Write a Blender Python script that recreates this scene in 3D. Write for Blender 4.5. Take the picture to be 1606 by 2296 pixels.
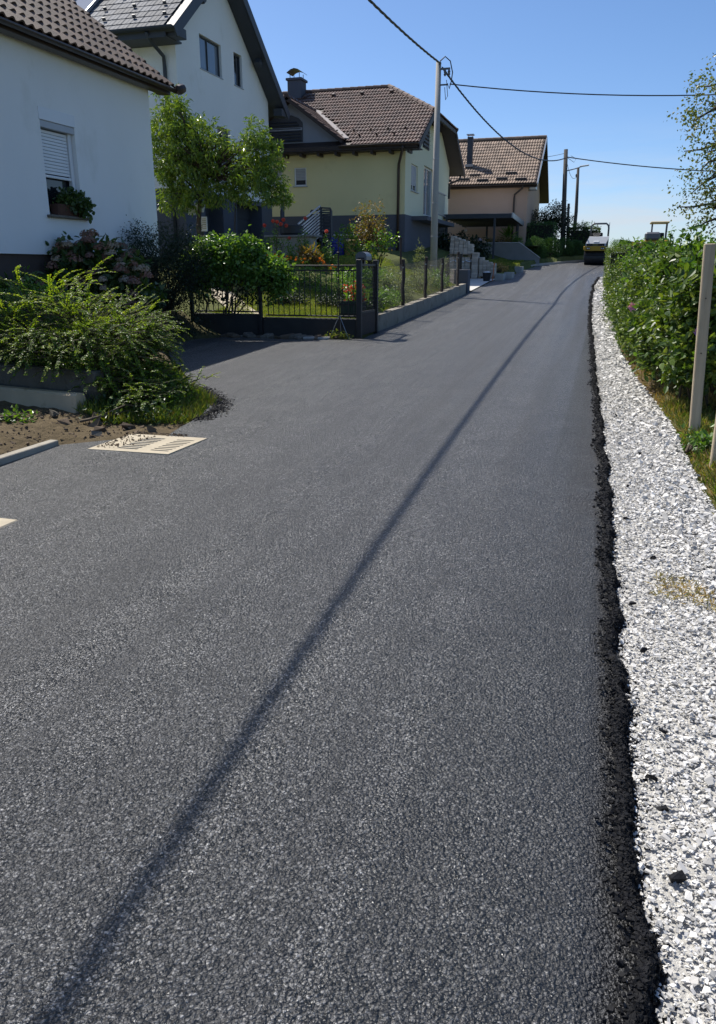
import bpy, math, random
import numpy as np
from mathutils import Vector, Matrix
from mathutils.geometry import delaunay_2d_cdt

for o in list(bpy.data.objects): bpy.data.objects.remove(o)
random.seed(5); rng = np.random.default_rng(11)
SC = bpy.context.scene; COL = SC.collection

# ---------------------------------------------------------------- camera, sky, sun, exposure
EYE = 1.65
F, CX, CY = 1749., 803., 1148.              # measured on a 1606 x 2296 view of the photograph
PITCH = math.atan(548/1749.); YAW = math.radians(16.904)
cam_d = bpy.data.cameras.new('camera'); cam = bpy.data.objects.new('camera', cam_d); COL.objects.link(cam)
cam.location = (0, 0, EYE); cam.rotation_euler = (math.pi/2-PITCH, 0, YAW)
cam_d.sensor_fit = 'VERTICAL'; cam_d.sensor_height = 24.; cam_d.lens = 24.*F/2296.
cam_d.clip_start = .05; cam_d.clip_end = 3000.
SC.camera = cam
SUN_DIR = Vector((-.484, .270, .833)).normalized()     # towards the sun, from the pole and its shadow
EL = math.asin(SUN_DIR.z); AZ = math.atan2(SUN_DIR.x, SUN_DIR.y)
w = bpy.data.worlds.new('World'); SC.world = w; w.use_nodes = True
nt = w.node_tree; bg = nt.nodes['Background']
sky = nt.nodes.new('ShaderNodeTexSky'); sky.sky_type = 'NISHITA'; sky.sun_disc = False
sky.sun_elevation = EL; sky.sun_rotation = AZ
sky.altitude = 200; sky.air_density = .7; sky.dust_density = .9; sky.ozone_density = 4.
hsv = nt.nodes.new('ShaderNodeHueSaturation'); hsv.inputs['Saturation'].default_value = 1.12
nt.links.new(sky.outputs[0], hsv.inputs['Color'])
tc = nt.nodes.new('ShaderNodeTexCoord'); cm = nt.nodes.new('ShaderNodeMapping'); cm.inputs['Scale'].default_value = (2.2, 2.2, 16)
cn = nt.nodes.new('ShaderNodeTexNoise'); cn.inputs['Scale'].default_value = 1.6; cn.inputs['Detail'].default_value = 7; cn.inputs['Roughness'].default_value = .6
nt.links.new(tc.outputs['Generated'], cm.inputs[0]); nt.links.new(cm.outputs[0], cn.inputs['Vector'])
cr = nt.nodes.new('ShaderNodeMapRange'); cr.inputs[1].default_value = .42; cr.inputs[2].default_value = .75; nt.links.new(cn.outputs[0], cr.inputs[0])
sx = nt.nodes.new('ShaderNodeSeparateXYZ'); nt.links.new(tc.outputs['Generated'], sx.inputs[0])
er = nt.nodes.new('ShaderNodeMapRange'); er.inputs[1].default_value = .17; er.inputs[2].default_value = .03; er.interpolation_type = 'SMOOTHSTEP'; nt.links.new(sx.outputs[2], er.inputs[0])
cf = nt.nodes.new('ShaderNodeMath'); cf.operation = 'MULTIPLY'; nt.links.new(cr.outputs[0], cf.inputs[0]); nt.links.new(er.outputs[0], cf.inputs[1])
cx = nt.nodes.new('ShaderNodeMix'); cx.data_type = 'RGBA'; cx.inputs[7].default_value = (4.2, 4.5, 4.9, 1)      # thin high cloud low over the horizon
nt.links.new(cf.outputs[0], cx.inputs[0]); nt.links.new(hsv.outputs[0], cx.inputs[6]); nt.links.new(cx.outputs[2], bg.inputs[0]); bg.inputs[1].default_value = .118
sl = bpy.data.lights.new('sun', 'SUN'); sl.energy = 4.2; sl.angle = math.radians(.53); sl.color = (1., .955, .88)
so = bpy.data.objects.new('sun', sl); COL.objects.link(so)
so.rotation_euler = SUN_DIR.to_track_quat('Z', 'Y').to_euler()
SC.view_settings.view_transform = 'Standard'; SC.view_settings.look = 'None'
SC.view_settings.exposure = .45; SC.view_settings.gamma = 1.

def proj(p):
    d = np.asarray(p, float)-np.array([0, 0, EYE]); c, s = math.cos(YAW), math.sin(YAW)
    a = d[..., 0]*c+d[..., 1]*s; f = -d[..., 0]*s+d[..., 1]*c; u = d[..., 2]
    z = f*math.cos(PITCH)-u*math.sin(PITCH); b = f*math.sin(PITCH)+u*math.cos(PITCH)
    z = np.where(np.abs(z) < 1e-6, 1e-6, z)
    return CX+F*a/z, CY-F*b/z, z
def inframe(p, m=40):
    x, y, z = proj(p); return (z > .3) & (x > -m) & (x < 1606+m) & (y > -m) & (y < 2296+m)

# ---------------------------------------------------------------- materials
def nodes(name):
    m = bpy.data.materials.new(name); m.use_nodes = True
    return m, m.node_tree, m.node_tree.nodes['Principled BSDF']
def ramp(nt, stops):
    r = nt.nodes.new('ShaderNodeValToRGB'); e = r.color_ramp.elements
    while len(e) < len(stops): e.new(.5)
    for i, (p, c) in enumerate(stops):
        e[i].position = p; e[i].color = (*c, 1) if len(c) == 3 else c
    return r
def pos(nt, scale=(1, 1, 1)):
    g = nt.nodes.new('ShaderNodeNewGeometry'); mp = nt.nodes.new('ShaderNodeMapping')
    mp.inputs['Scale'].default_value = scale
    nt.links.new(g.outputs['Position'], mp.inputs['Vector']); return mp.outputs[0]
def noise(nt, vec, scale, detail=4, rough=.55):
    n = nt.nodes.new('ShaderNodeTexNoise'); n.inputs['Scale'].default_value = scale
    n.inputs['Detail'].default_value = detail; n.inputs['Roughness'].default_value = rough
    nt.links.new(vec, n.inputs['Vector']); return n.outputs[0]
def bump(nt, h, strength, dist, prev=None):
    b = nt.nodes.new('ShaderNodeBump'); b.inputs['Strength'].default_value = strength
    b.inputs['Distance'].default_value = dist; nt.links.new(h, b.inputs['Height'])
    if prev: nt.links.new(prev, b.inputs['Normal'])
    return b.outputs[0]
def mul(nt, a, b, kind='MULTIPLY', fac=1.):
    m = nt.nodes.new('ShaderNodeMix'); m.data_type = 'RGBA'; m.blend_type = kind; m.inputs[0].default_value = fac
    nt.links.new(a, m.inputs[6]); nt.links.new(b, m.inputs[7]); return m.outputs[2]
MATS = {}
def surf(name, c1, c2=None, scale=3., rough=.8, bscale=60., bstr=.3, bdist=.01, spec=.5, metal=0., detail=5, island=0., stretch=(1, 1, 1), wear=None):
    """plain surface: two-tone noise, fine relief, optional variation from piece to piece"""
    m, nt, p = nodes(name); c2 = c2 or tuple(x*.8 for x in c1); v = pos(nt, stretch)
    r = ramp(nt, [(.3, c1), (.7, c2)]); nt.links.new(noise(nt, v, scale, detail), r.inputs[0]); col = r.outputs[0]
    if wear:
        r3 = ramp(nt, [(wear[0], (1, 1, 1)), (wear[0]+.12, wear[1])]); nt.links.new(noise(nt, v, wear[2], 6, .65), r3.inputs[0])
        col = mul(nt, col, r3.outputs[0])
    if island:
        g = nt.nodes.new('ShaderNodeNewGeometry'); oi = nt.nodes.new('ShaderNodeObjectInfo')
        ad = nt.nodes.new('ShaderNodeMath'); ad.operation = 'ADD'
        nt.links.new(g.outputs['Random Per Island'], ad.inputs[0]); nt.links.new(oi.outputs['Random'], ad.inputs[1])
        fr = nt.nodes.new('ShaderNodeMath'); fr.operation = 'FRACT'; nt.links.new(ad.outputs[0], fr.inputs[0])
        r2 = ramp(nt, [(0, (1-island,)*3), (1, (1+island*.4,)*3)]); nt.links.new(fr.outputs[0], r2.inputs[0])
        col = mul(nt, col, r2.outputs[0])
    nt.links.new(col, p.inputs['Base Color'])
    p.inputs['Roughness'].default_value = rough; p.inputs['Metallic'].default_value = metal
    p.inputs['Specular IOR Level'].default_value = spec
    if bstr: nt.links.new(bump(nt, noise(nt, v, bscale, 6, .6), bstr, bdist), p.inputs['Normal'])
    MATS[name] = m; return m
def leafmat(name, cols, rough=.42, trans=.38, spec=.5):
    """foliage: colour varies from leaf to leaf, part of the light passes through"""
    m, nt, p = nodes(name); g = nt.nodes.new('ShaderNodeNewGeometry'); oi = nt.nodes.new('ShaderNodeObjectInfo')
    if name.startswith(('leaf', 'grass')) and 'dark' not in name: cols = [(c[0]*1.62, c[1]*1.5, c[2]*1.35) for c in cols]
    ad = nt.nodes.new('ShaderNodeMath'); ad.operation = 'ADD'
    nt.links.new(g.outputs['Random Per Island'], ad.inputs[0]); nt.links.new(oi.outputs['Random'], ad.inputs[1])
    fr = nt.nodes.new('ShaderNodeMath'); fr.operation = 'FRACT'; nt.links.new(ad.outputs[0], fr.inputs[0])
    r = ramp(nt, [(i/(len(cols)-1), c) for i, c in enumerate(cols)]); nt.links.new(fr.outputs[0], r.inputs[0])
    big = ramp(nt, [(.35, (.75, .8, .8)), (.65, (1.15, 1.1, 1.))]); nt.links.new(noise(nt, pos(nt), 2.2, 3), big.inputs[0])
    col = mul(nt, r.outputs[0], big.outputs[0])
    nt.links.new(col, p.inputs['Base Color']); p.inputs['Roughness'].default_value = rough
    p.inputs['Specular IOR Level'].default_value = spec
    tr = nt.nodes.new('ShaderNodeBsdfTranslucent')
    br = nt.nodes.new('ShaderNodeMix'); br.data_type = 'RGBA'; br.blend_type = 'MULTIPLY'; br.inputs[0].default_value = 1
    br.inputs[7].default_value = (2.0, 2.0, .7, 1); nt.links.new(col, br.inputs[6]); nt.links.new(br.outputs[2], tr.inputs[0])
    mx = nt.nodes.new('ShaderNodeMixShader'); mx.inputs[0].default_value = trans
    nt.links.new(p.outputs[0], mx.inputs[1]); nt.links.new(tr.outputs[0], mx.inputs[2])
    nt.links.new(mx.outputs[0], nt.nodes['Material Output'].inputs[0]); MATS[name] = m; return m

def asphalt_mat():
    m, nt, p = nodes('asphalt'); v = pos(nt)
    wob = nt.nodes.new('ShaderNodeVectorMath'); wob.operation = 'MULTIPLY_ADD'
    nn = nt.nodes.new('ShaderNodeTexNoise'); nn.inputs['Scale'].default_value = 90; nt.links.new(v, nn.inputs['Vector'])
    nt.links.new(nn.outputs[1], wob.inputs[0]); wob.inputs[1].default_value = (.012,)*3; nt.links.new(v, wob.inputs[2])
    def voro(scale, feat='F1'):
        t = nt.nodes.new('ShaderNodeTexVoronoi'); t.feature = feat; t.inputs['Scale'].default_value = scale
        nt.links.new(wob.outputs[0], t.inputs['Vector']); return t
    a, b = voro(105), voro(210)
    sa = nt.nodes.new('ShaderNodeSeparateColor'); nt.links.new(a.outputs['Color'], sa.inputs[0])
    sb = nt.nodes.new('ShaderNodeSeparateColor'); nt.links.new(b.outputs['Color'], sb.inputs[0])
    ra = ramp(nt, [(0, (.011, .011, .011)), (.4, (.044, .0436, .0432)), (.8, (.13, .129, .1265)), (.96, (.20, .199, .196)), (1, (.24, .237, .233))])
    nt.links.new(sa.outputs[0], ra.inputs[0])
    rb = ramp(nt, [(0, (.18, .18, .19)), (.5, (.95, .95, .95)), (1, (1.75, 1.75, 1.77))]); nt.links.new(sb.outputs[1], rb.inputs[0])
    col = mul(nt, ra.outputs[0], rb.outputs[0])
    gp = ramp(nt, [(.18, (1.2, 1.2, 1.2)), (.5, (.75, .75, .75)), (.72, (.16, .16, .16))]); nt.links.new(a.outputs['Distance'], gp.inputs[0]); col = mul(nt, col, gp.outputs[0])   # black binder between the chips, with the shade of the pits put into colour
    sx = nt.nodes.new('ShaderNodeSeparateXYZ'); nt.links.new(pos(nt), sx.inputs[0]); ml = nt.nodes.new('ShaderNodeMath'); ml.operation = 'MULTIPLY_ADD'; ml.inputs[1].default_value = .022
    nt.links.new(sx.outputs[1], ml.inputs[0]); nt.links.new(sx.outputs[0], ml.inputs[2]); ad = nt.nodes.new('ShaderNodeMath'); ad.operation = 'MULTIPLY_ADD'; ad.inputs[1].default_value = .25
    nt.links.new(noise(nt, pos(nt, (.5, .3, 1)), 2., 3), ad.inputs[0]); nt.links.new(ml.outputs[0], ad.inputs[2])
    ed = nt.nodes.new('ShaderNodeMapRange'); ed.inputs[1].default_value = -.42; ed.inputs[2].default_value = -.28; ed.inputs[3].default_value = 1.; ed.inputs[4].default_value = .68; nt.links.new(ad.outputs[0], ed.inputs[0])
    cb = nt.nodes.new('ShaderNodeCombineColor'); [nt.links.new(ed.outputs[0], cb.inputs[q]) for q in range(3)]; col = mul(nt, col, cb.outputs[0])   # the last strip by the verge, rolled less
    st = ramp(nt, [(.38, (.6, .6, .61)), (.5, (1, 1, 1)), (.62, (1.45, 1.44, 1.42))])
    nt.links.new(noise(nt, pos(nt, (2.1, .035, 1)), 1.1, 3), st.inputs[0]); col = mul(nt, col, st.outputs[0])
    pt = ramp(nt, [(.3, (.72, .72, .73)), (.7, (1.28, 1.27, 1.25))]); nt.links.new(noise(nt, v, 2.3, 5), pt.inputs[0]); col = mul(nt, col, pt.outputs[0])
    nt.links.new(col, p.inputs['Base Color'])
    rr = nt.nodes.new('ShaderNodeMapRange'); rr.inputs[3].default_value = .34; rr.inputs[4].default_value = .56
    nt.links.new(sa.outputs[2], rr.inputs[0])
    bn = nt.nodes.new('ShaderNodeMapRange'); bn.inputs[1].default_value = .38; bn.inputs[2].default_value = .62; bn.inputs[3].default_value = .10; bn.inputs[4].default_value = -.08
    nt.links.new(noise(nt, pos(nt, (2.1, .035, 1)), 1.1, 3), bn.inputs[0]); ra2 = nt.nodes.new('ShaderNodeMath'); ra2.operation = 'ADD'      # lanes the roller closed more tightly shine more
    nt.links.new(rr.outputs[0], ra2.inputs[0]); nt.links.new(bn.outputs[0], ra2.inputs[1]); nt.links.new(ra2.outputs[0], p.inputs['Roughness'])
    p.inputs['Specular IOR Level'].default_value = .9
    # every chip of stone is tilted a little its own way, with pits between
    n1 = bump(nt, a.outputs['Distance'], 1., -.012); n2 = bump(nt, b.outputs['Distance'], .55, -.0045, n1)
    n3 = bump(nt, sa.outputs[1], .5, .005, n2)
    n4 = bump(nt, noise(nt, v, 9, 4), .35, .012, n3)
    nt.links.new(n4, p.inputs['Normal']); MATS['asphalt'] = m
asphalt_mat()
surf('crumb', (.005, .005, .006), (.012, .012, .014), 40, .7, 160, .6, .004, island=.6, spec=.22)
surf('white_plaster', (.85, .845, .82), (.80, .795, .77), .7, .92, 90, .6, .008, wear=(.58, (.9, .9, .88), 1.1), stretch=(1, 1, .55))
surf('yellow_plaster', (.76, .67, .37), (.70, .62, .335), .6, .92, 90, .5, .008, wear=(.6, (.9, .9, .88), 1.1))
surf('pale_yellow', (.74, .72, .52), (.70, .68, .49), .6, .92, 90, .3, .006)
surf('salmon_plaster', (.54, .37, .27), (.49, .335, .24), .6, .92, 90, .35, .006)
surf('grey_plaster', (.10, .105, .125), (.085, .09, .105), .9, .9, 90, .3, .006)
surf('blue_grey', (.27, .29, .33), (.23, .25, .29), .9, .9, 90, .3, .006)
surf('brown_plinth', (.085, .062, .05), (.07, .05, .04), 1.5, .85, 60, .4, .01)
surf('tile_brown', (.15, .092, .062), (.10, .062, .044), 2.4, .62, 70, .35, .006, island=.45, wear=(.56, (.62, .62, .62), 6.))
surf('tile_dark', (.135, .145, .165), (.10, .108, .125), 2.2, .7, 60, .25, .004, spec=.22, island=.4)
surf('tile_umber', (.125, .068, .048), (.08, .045, .034), 2.4, .6, 60, .3, .006, island=.4, wear=(.56, (.6, .6, .6), 4.))
surf('tile_sand', (.27, .19, .135), (.21, .145, .10), 2.2, .7, 60, .3, .006, island=.35)
surf('dark_wood', (.045, .028, .02), (.03, .02, .015), 8, .6, 50, .3, .004, stretch=(1, 1, 1))
surf('anthracite', (.045, .05, .06), (.036, .04, .05), 3, .55, 80, .08, .002)
surf('brown_metal', (.05, .032, .025), (.04, .026, .02), 4, .42, 60, .1, .002)
surf('rust_metal', (.05, .03, .022), (.028, .019, .016), 14, .7, 90, .5, .004)
surf('alu', (.42, .43, .45), (.36, .37, .39), 4, .35, 60, .05, .002, metal=.7)
surf('white_pvc', (.75, .76, .77), (.71, .72, .73), 2, .4, 50, .05, .002)
surf('grey_pvc', (.42, .43, .45), (.39, .40, .42), 2, .45, 50, .05, .002)
surf('glass_dark', (.018, .022, .028), (.012, .015, .02), 1, .06, 20, 0, spec=.7)
surf('glass_sky', (.16, .19, .23), (.13, .155, .19), .7, .05, 20, 0, spec=.8)
surf('concrete', (.42, .405, .37), (.33, .32, .29), 2.6, .88, 55, .45, .01, wear=(.58, (.7, .69, .66), 4.))
surf('concrete_dark', (.19, .165, .13), (.12, .105, .083), 3, .9, 40, .6, .014, wear=(.52, (.6, .62, .55), 5.))
surf('concrete_grey', (.26, .255, .25), (.21, .208, .2), 2, .88, 50, .35, .008)
surf('beige_concrete', (.50, .43, .31), (.41, .35, .25), 5, .85, 90, .4, .006, wear=(.6, (.8, .78, .72), 9.))
surf('curb_concrete', (.56, .45, .30), (.46, .37, .245), 3, .88, 45, .4, .008, wear=(.6, (.75, .74, .7), 7.))
surf('pole_concrete', (.40, .38, .345), (.33, .31, .285), 1.2, .85, 60, .35, .006, stretch=(1, 1, .4))
surf('paver', (.62, .53, .43), (.52, .44, .355), 6, .9, 80, .3, .004, island=.3)
surf('pallet', (.34, .24, .14), (.26, .18, .10), 8, .85, 40, .3, .004)
surf('film', (.78, .79, .8), (.72, .73, .75), 3, .25, 20, .5, .02)
surf('paving_white', (.62, .60, .55), (.55, .53, .49), 2, .85, 50, .3, .006)
surf('stake_wood', (.52, .43, .30), (.36, .29, .20), 14, .85, 60, .8, .006, stretch=(1, 1, .08), wear=(.56, (.6, .58, .54), 9.))
surf('stone', (.76, .735, .685), (.60, .58, .545), 18, .85, 90, .35, .004, island=.5)
surf('gravel_bed', (.70, .68, .63), (.46, .445, .41), 55, .95, 70, 1., .02)
surf('cable', (.012, .012, .013), (.016, .016, .017), 10, .5, 20, 0)
surf('bark', (.085, .062, .045), (.05, .037, .028), 12, .9, 50, .7, .012, stretch=(1, 1, .3))
surf('twig', (.10, .075, .045), (.06, .045, .03), 9, .85, 50, .3, .004)
surf('yellow_paint', (.45, .28, .02), (.38, .23, .02), 3, .4, 40, .05, .002)
surf('machine_grey', (.13, .135, .145), (.11, .115, .125), 3, .38, 40, .05, .002)
surf('black_rubber', (.014, .014, .015), (.02, .02, .021), 8, .7, 60, .2, .003)
surf('drum_steel', (.03, .03, .032), (.018, .018, .02), 9, .5, 40, .2, .003)
surf('blue_plastic', (.012, .025, .26), (.01, .02, .22), 2, .4, 20, 0)
surf('yellow_plastic', (.55, .40, .14), (.5, .36, .12), 2, .5, 20, 0)
surf('green_wood', (.035, .06, .045), (.025, .045, .035), 6, .7, 40, .2, .004)
surf('terracotta', (.09, .04, .025), (.07, .03, .02), 4, .8, 40, .2, .004)
surf('orange_paint', (.65, .16, .04), (.6, .14, .03), 4, .5, 40, 0)
surf('lamp_white', (.7, .71, .72), (.66, .67, .68), 4, .4, 40, 0)
surf('flash_metal', (.45, .40, .36), (.40, .35, .31), 5, .5, 40, .05, .002)
leafmat('leaf_spray', [(.035, .075, .014), (.055, .11, .016), (.08, .145, .018), (.13, .19, .02)], .42, .38)
leafmat('leaf_spray_tip', [(.085, .16, .018), (.13, .20, .02), (.20, .25, .03)], .42, .4)
leafmat('leaf_hedge', [(.018, .042, .011), (.034, .07, .015), (.055, .10, .02), (.085, .135, .026), (.11, .145, .03)], .42, .27)
leafmat('leaf_bright', [(.035, .08, .016), (.06, .125, .022), (.09, .165, .028)], .38, .32)
leafmat('leaf_peach', [(.045, .09, .02), (.075, .135, .026), (.11, .175, .032), (.15, .2, .036)], .32, .24)
leafmat('leaf_vine', [(.04, .09, .022), (.07, .145, .03), (.11, .19, .038)], .33, .3)
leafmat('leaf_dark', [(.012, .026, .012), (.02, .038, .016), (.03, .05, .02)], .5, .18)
leafmat('leaf_hydrangea', [(.02, .045, .014), (.035, .065, .018), (.05, .08, .022)], .45, .25)
leafmat('leaf_pear', [(.045, .075, .02), (.07, .105, .026), (.10, .125, .034), (.13, .115, .04)], .38, .3)
leafmat('leaf_bronze', [(.06, .08, .02), (.12, .09, .03), (.17, .10, .04), (.08, .11, .025)], .45, .3)
leafmat('leaf_greygreen', [(.08, .11, .06), (.12, .15, .085), (.16, .19, .11)], .6, .25)
leafmat('leaf_conifer', [(.022, .06, .018), (.035, .085, .022), (.05, .105, .026)], .6, .15)
leafmat('leaf_dry', [(.22, .15, .07), (.30, .21, .10), (.17, .13, .05)], .7, .25)
leafmat('grass', [(.055, .10, .02), (.09, .14, .03), (.13, .165, .04), (.18, .18, .06)], .6, .42)
leafmat('grass_dry', [(.10, .11, .03), (.22, .18, .08), (.30, .23, .11), (.15, .15, .05)], .6, .25)
leafmat('petal_dusk', [(.26, .12, .105), (.33, .17, .14), (.22, .12, .095), (.28, .2, .13)], .7, .25)
leafmat('petal_pale', [(.42, .29, .25), (.36, .30, .22), (.46, .35, .31)], .7, .25)
leafmat('petal_red', [(.5, .025, .03), (.62, .06, .05), (.4, .015, .02)], .5, .25)
leafmat('petal_rose', [(.62, .10, .09), (.7, .17, .14), (.5, .06, .06)], .5, .25)
leafmat('petal_orange', [(.75, .24, .01), (.8, .36, .015), (.7, .18, .01)], .5, .25)
leafmat('petal_pink', [(.55, .22, .5), (.62, .3, .58)], .5, .3)
leafmat('petal_lilac', [(.4, .33, .5), (.5, .42, .58)], .5, .3)

def ground_mat():
    m, nt, p = nodes('ground'); v = pos(nt)
    soil = ramp(nt, [(.3, (.10, .068, .040)), (.6, (.17, .12, .075)), (.8, (.23, .175, .115))]); nt.links.new(noise(nt, v, 7, 8, .7), soil.inputs[0])
    gr = ramp(nt, [(.3, (.06, .085, .022)), (.7, (.14, .15, .045))]); nt.links.new(noise(nt, v, 9, 7, .7), gr.inputs[0])
    at = nt.nodes.new('ShaderNodeAttribute'); at.attribute_name = 'green'
    mx = nt.nodes.new('ShaderNodeMix'); mx.data_type = 'RGBA'
    nt.links.new(at.outputs['Fac'], mx.inputs[0]); nt.links.new(soil.outputs[0], mx.inputs[6]); nt.links.new(gr.outputs[0], mx.inputs[7])
    nt.links.new(mx.outputs[2], p.inputs['Base Color']); p.inputs['Roughness'].default_value = .95
    p.inputs['Specular IOR Level'].default_value = .2
    nt.links.new(bump(nt, noise(nt, v, 18, 8, .7), .9, .05), p.inputs['Normal']); MATS['ground'] = m
ground_mat()

# ---------------------------------------------------------------- mesh helpers
V = lambda *a: np.array(a, float)
def unit(v): v = np.asarray(v, float); return v/np.linalg.norm(v)
class MB:
    def __init__(s): s.v = []; s.f = []
    def add(s, vs, fs):
        n = len(s.v); s.v += [tuple(map(float, q)) for q in vs]; s.f += [tuple(n+i for i in f) for f in fs]; return s
    def box(s, x0, x1, y0, y1, z0, z1, ch=0.):
        x0, x1 = min(x0, x1), max(x0, x1); y0, y1 = min(y0, y1), max(y0, y1); z0, z1 = min(z0, z1), max(z0, z1)
        return s.obox(((x0+x1)/2, (y0+y1)/2, (z0+z1)/2), (1, 0, 0), (0, 1, 0), (0, 0, 1), x1-x0, y1-y0, z1-z0, ch)
    def obox(s, c, u, v, w, a, b, d, ch=0.):
        c, u, v, w = map(lambda q: np.asarray(q, float), (c, u, v, w)); h = (a/2, b/2, d/2)
        if not ch:
            vs = [c+u*h[0]*i+v*h[1]*j+w*h[2]*k for k in (-1, 1) for j in (-1, 1) for i in (-1, 1)]
            return s.add(vs, [(0, 2, 3, 1), (4, 5, 7, 6), (0, 1, 5, 4), (2, 6, 7, 3), (0, 4, 6, 2), (1, 3, 7, 5)])
        ch = min(ch, min(h)*.6); vs = []; idx = {}
        for i in (-1, 1):
            for j in (-1, 1):
                for k in (-1, 1):
                    for ax in range(3):
                        l = [h[0]*i, h[1]*j, h[2]*k]
                        for q in range(3):
                            if q != ax: l[q] -= ch*(i, j, k)[q]
                        idx[(i, j, k, ax)] = len(vs); vs.append(c+u*l[0]+v*l[1]+w*l[2])
        fs = []; sg = (-1, 1)
        for ax in range(3):
            o = [q for q in range(3) if q != ax]
            for q in sg:
                quad = []
                for (m, n) in ((-1, -1), (1, -1), (1, 1), (-1, 1)):
                    t = [0]*3; t[ax] = q; t[o[0]] = m; t[o[1]] = n; quad.append(idx[(*t, ax)])
                fs.append(tuple(quad))
            for m in sg:
                for n in sg:       # edges along ax
                    t0 = [0]*3; t1 = [0]*3; t0[ax] = -1; t1[ax] = 1
                    for t in (t0, t1): t[o[0]] = m; t[o[1]] = n
                    fs.append((idx[(*t0, o[0])], idx[(*t1, o[0])], idx[(*t1, o[1])], idx[(*t0, o[1])]))
        for i in sg:
            for j in sg:
                for k in sg: fs.append(tuple(idx[(i, j, k, ax)] for ax in range(3)))
        return s.add(vs, fs)
    def beam(s, p, q, a, b, up=(0, 0, 1), ch=0.):
        p, q = np.asarray(p, float), np.asarray(q, float); d = unit(q-p)
        x = np.cross(up, d); x = unit(x) if np.linalg.norm(x) > 1e-5 else V(1, 0, 0); y = np.cross(d, x)
        return s.obox((p+q)/2, x, y, d, a, b, np.linalg.norm(q-p), ch)
    def tube(s, pts, rad, n=8, cap=True):
        pts = [np.asarray(p, float) for p in pts]; m = len(pts)
        rad = [rad]*m if np.isscalar(rad) else list(rad); base = len(s.v); x = None
        for i, p in enumerate(pts):
            t = unit(pts[min(i+1, m-1)]-pts[max(i-1, 0)])
            if x is None: x = np.cross(V(0, 0, 1) if abs(t[2]) < .9 else V(1, 0, 0), t)
            x = x-t*(x@t)
            if np.linalg.norm(x) < 1e-4: x = np.cross(V(0, 1, 0) if abs(t[1]) < .9 else V(1, 0, 0), t)
            x = unit(x); y = np.cross(t, x)
            for k in range(n):
                a = 2*math.pi*k/n; s.v.append(tuple(p+rad[i]*(x*math.cos(a)+y*math.sin(a))))
        for i in range(m-1):
            for k in range(n):
                a, b = base+i*n+k, base+i*n+(k+1) % n; s.f.append((a, b, b+n, a+n))
        if cap:
            s.f.append(tuple(base+k for k in reversed(range(n)))); s.f.append(tuple(base+(m-1)*n+k for k in range(n)))
        return s
    def lathe(s, c, prof, n=16, axis=(0, 0, 1)):
        c = np.asarray(c, float); d = unit(axis); ref = V(0, 0, 1) if abs(d[2]) < .9 else V(1, 0, 0)
        x = unit(np.cross(ref, d)); y = np.cross(d, x); base = len(s.v)
        for r, h in prof:
            for k in range(n):
                a = 2*math.pi*k/n; s.v.append(tuple(c+d*h+r*(x*math.cos(a)+y*math.sin(a))))
        for i in range(len(prof)-1):
            for k in range(n):
                a, b = base+i*n+k, base+i*n+(k+1) % n; s.f.append((a, b, b+n, a+n))
        s.f.append(tuple(base+k for k in reversed(range(n)))); s.f.append(tuple(base+(len(prof)-1)*n+k for k in range(n)))
        return s
    def prism(s, poly, ext):
        poly = [np.asarray(p, float) for p in poly]; e = np.asarray(ext, float); n = len(poly)
        return s.add(poly+[p+e for p in poly], [tuple(range(n))[::-1], tuple(range(n, 2*n))]+[(i, (i+1) % n, n+(i+1) % n, n+i) for i in range(n)])
    def panel(s, O, U, Vv, w, h, holes=(), depth=.15):
        """a wall face of w x h from corner O; holes (u0,v0,u1,v1) get reveals going inwards"""
        O, U, Vv = map(lambda q: np.asarray(q, float), (O, U, Vv)); N = np.cross(U, Vv)
        us = sorted({0, w, *[a for q in holes for a in (q[0], q[2])]}); vs = sorted({0, h, *[a for q in holes for a in (q[1], q[3])]})
        P = lambda u, v, d=0: O+U*u+Vv*v-N*d
        for i in range(len(us)-1):
            for j in range(len(vs)-1):
                cu, cv = (us[i]+us[i+1])/2, (vs[j]+vs[j+1])/2
                if any(q[0] < cu < q[2] and q[1] < cv < q[3] for q in holes): continue
                s.add([P(us[i], vs[j]), P(us[i+1], vs[j]), P(us[i+1], vs[j+1]), P(us[i], vs[j+1])], [(0, 1, 2, 3)])
        for (a, b, c, d) in holes:
            co = [(a, b), (c, b), (c, d), (a, d)]
            for k in range(4):
                p, q = co[k], co[(k+1) % 4]
                s.add([P(*p), P(*q), P(*q, depth), P(*p, depth)], [(3, 2, 1, 0)])
        return s
    def mesh(s, name, smooth=False):
        m = bpy.data.meshes.new(name); m.from_pydata(s.v, [], s.f); m.update()
        import bmesh
        b = bmesh.new(); b.from_mesh(m); bmesh.ops.recalc_face_normals(b, faces=b.faces) if not getattr(s, 'keep', False) else None
        b.to_mesh(m); b.free()
        if smooth: m.polygons.foreach_set('use_smooth', [True]*len(m.polygons))
        return m
    def part(s, name, mat, parent=None, smooth=False, **k):
        return put(name, s.mesh(name, smooth), mat, parent, **k)
def npmesh(name, verts, faces, smooth=False):
    m = bpy.data.meshes.new(name); verts = np.ascontiguousarray(verts, np.float32); faces = np.ascontiguousarray(faces, np.int32); k = faces.shape[1]
    m.vertices.add(len(verts)); m.vertices.foreach_set('co', verts.ravel())
    m.loops.add(faces.size); m.loops.foreach_set('vertex_index', faces.ravel())
    m.polygons.add(len(faces)); m.polygons.foreach_set('loop_start', np.arange(0, faces.size, k, dtype=np.int32))
    m.polygons.foreach_set('loop_total', np.full(len(faces), k, np.int32))
    m.polygons.foreach_set('use_smooth', np.full(len(faces), bool(smooth)))
    m.update(calc_edges=True); m.validate(); return m
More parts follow.
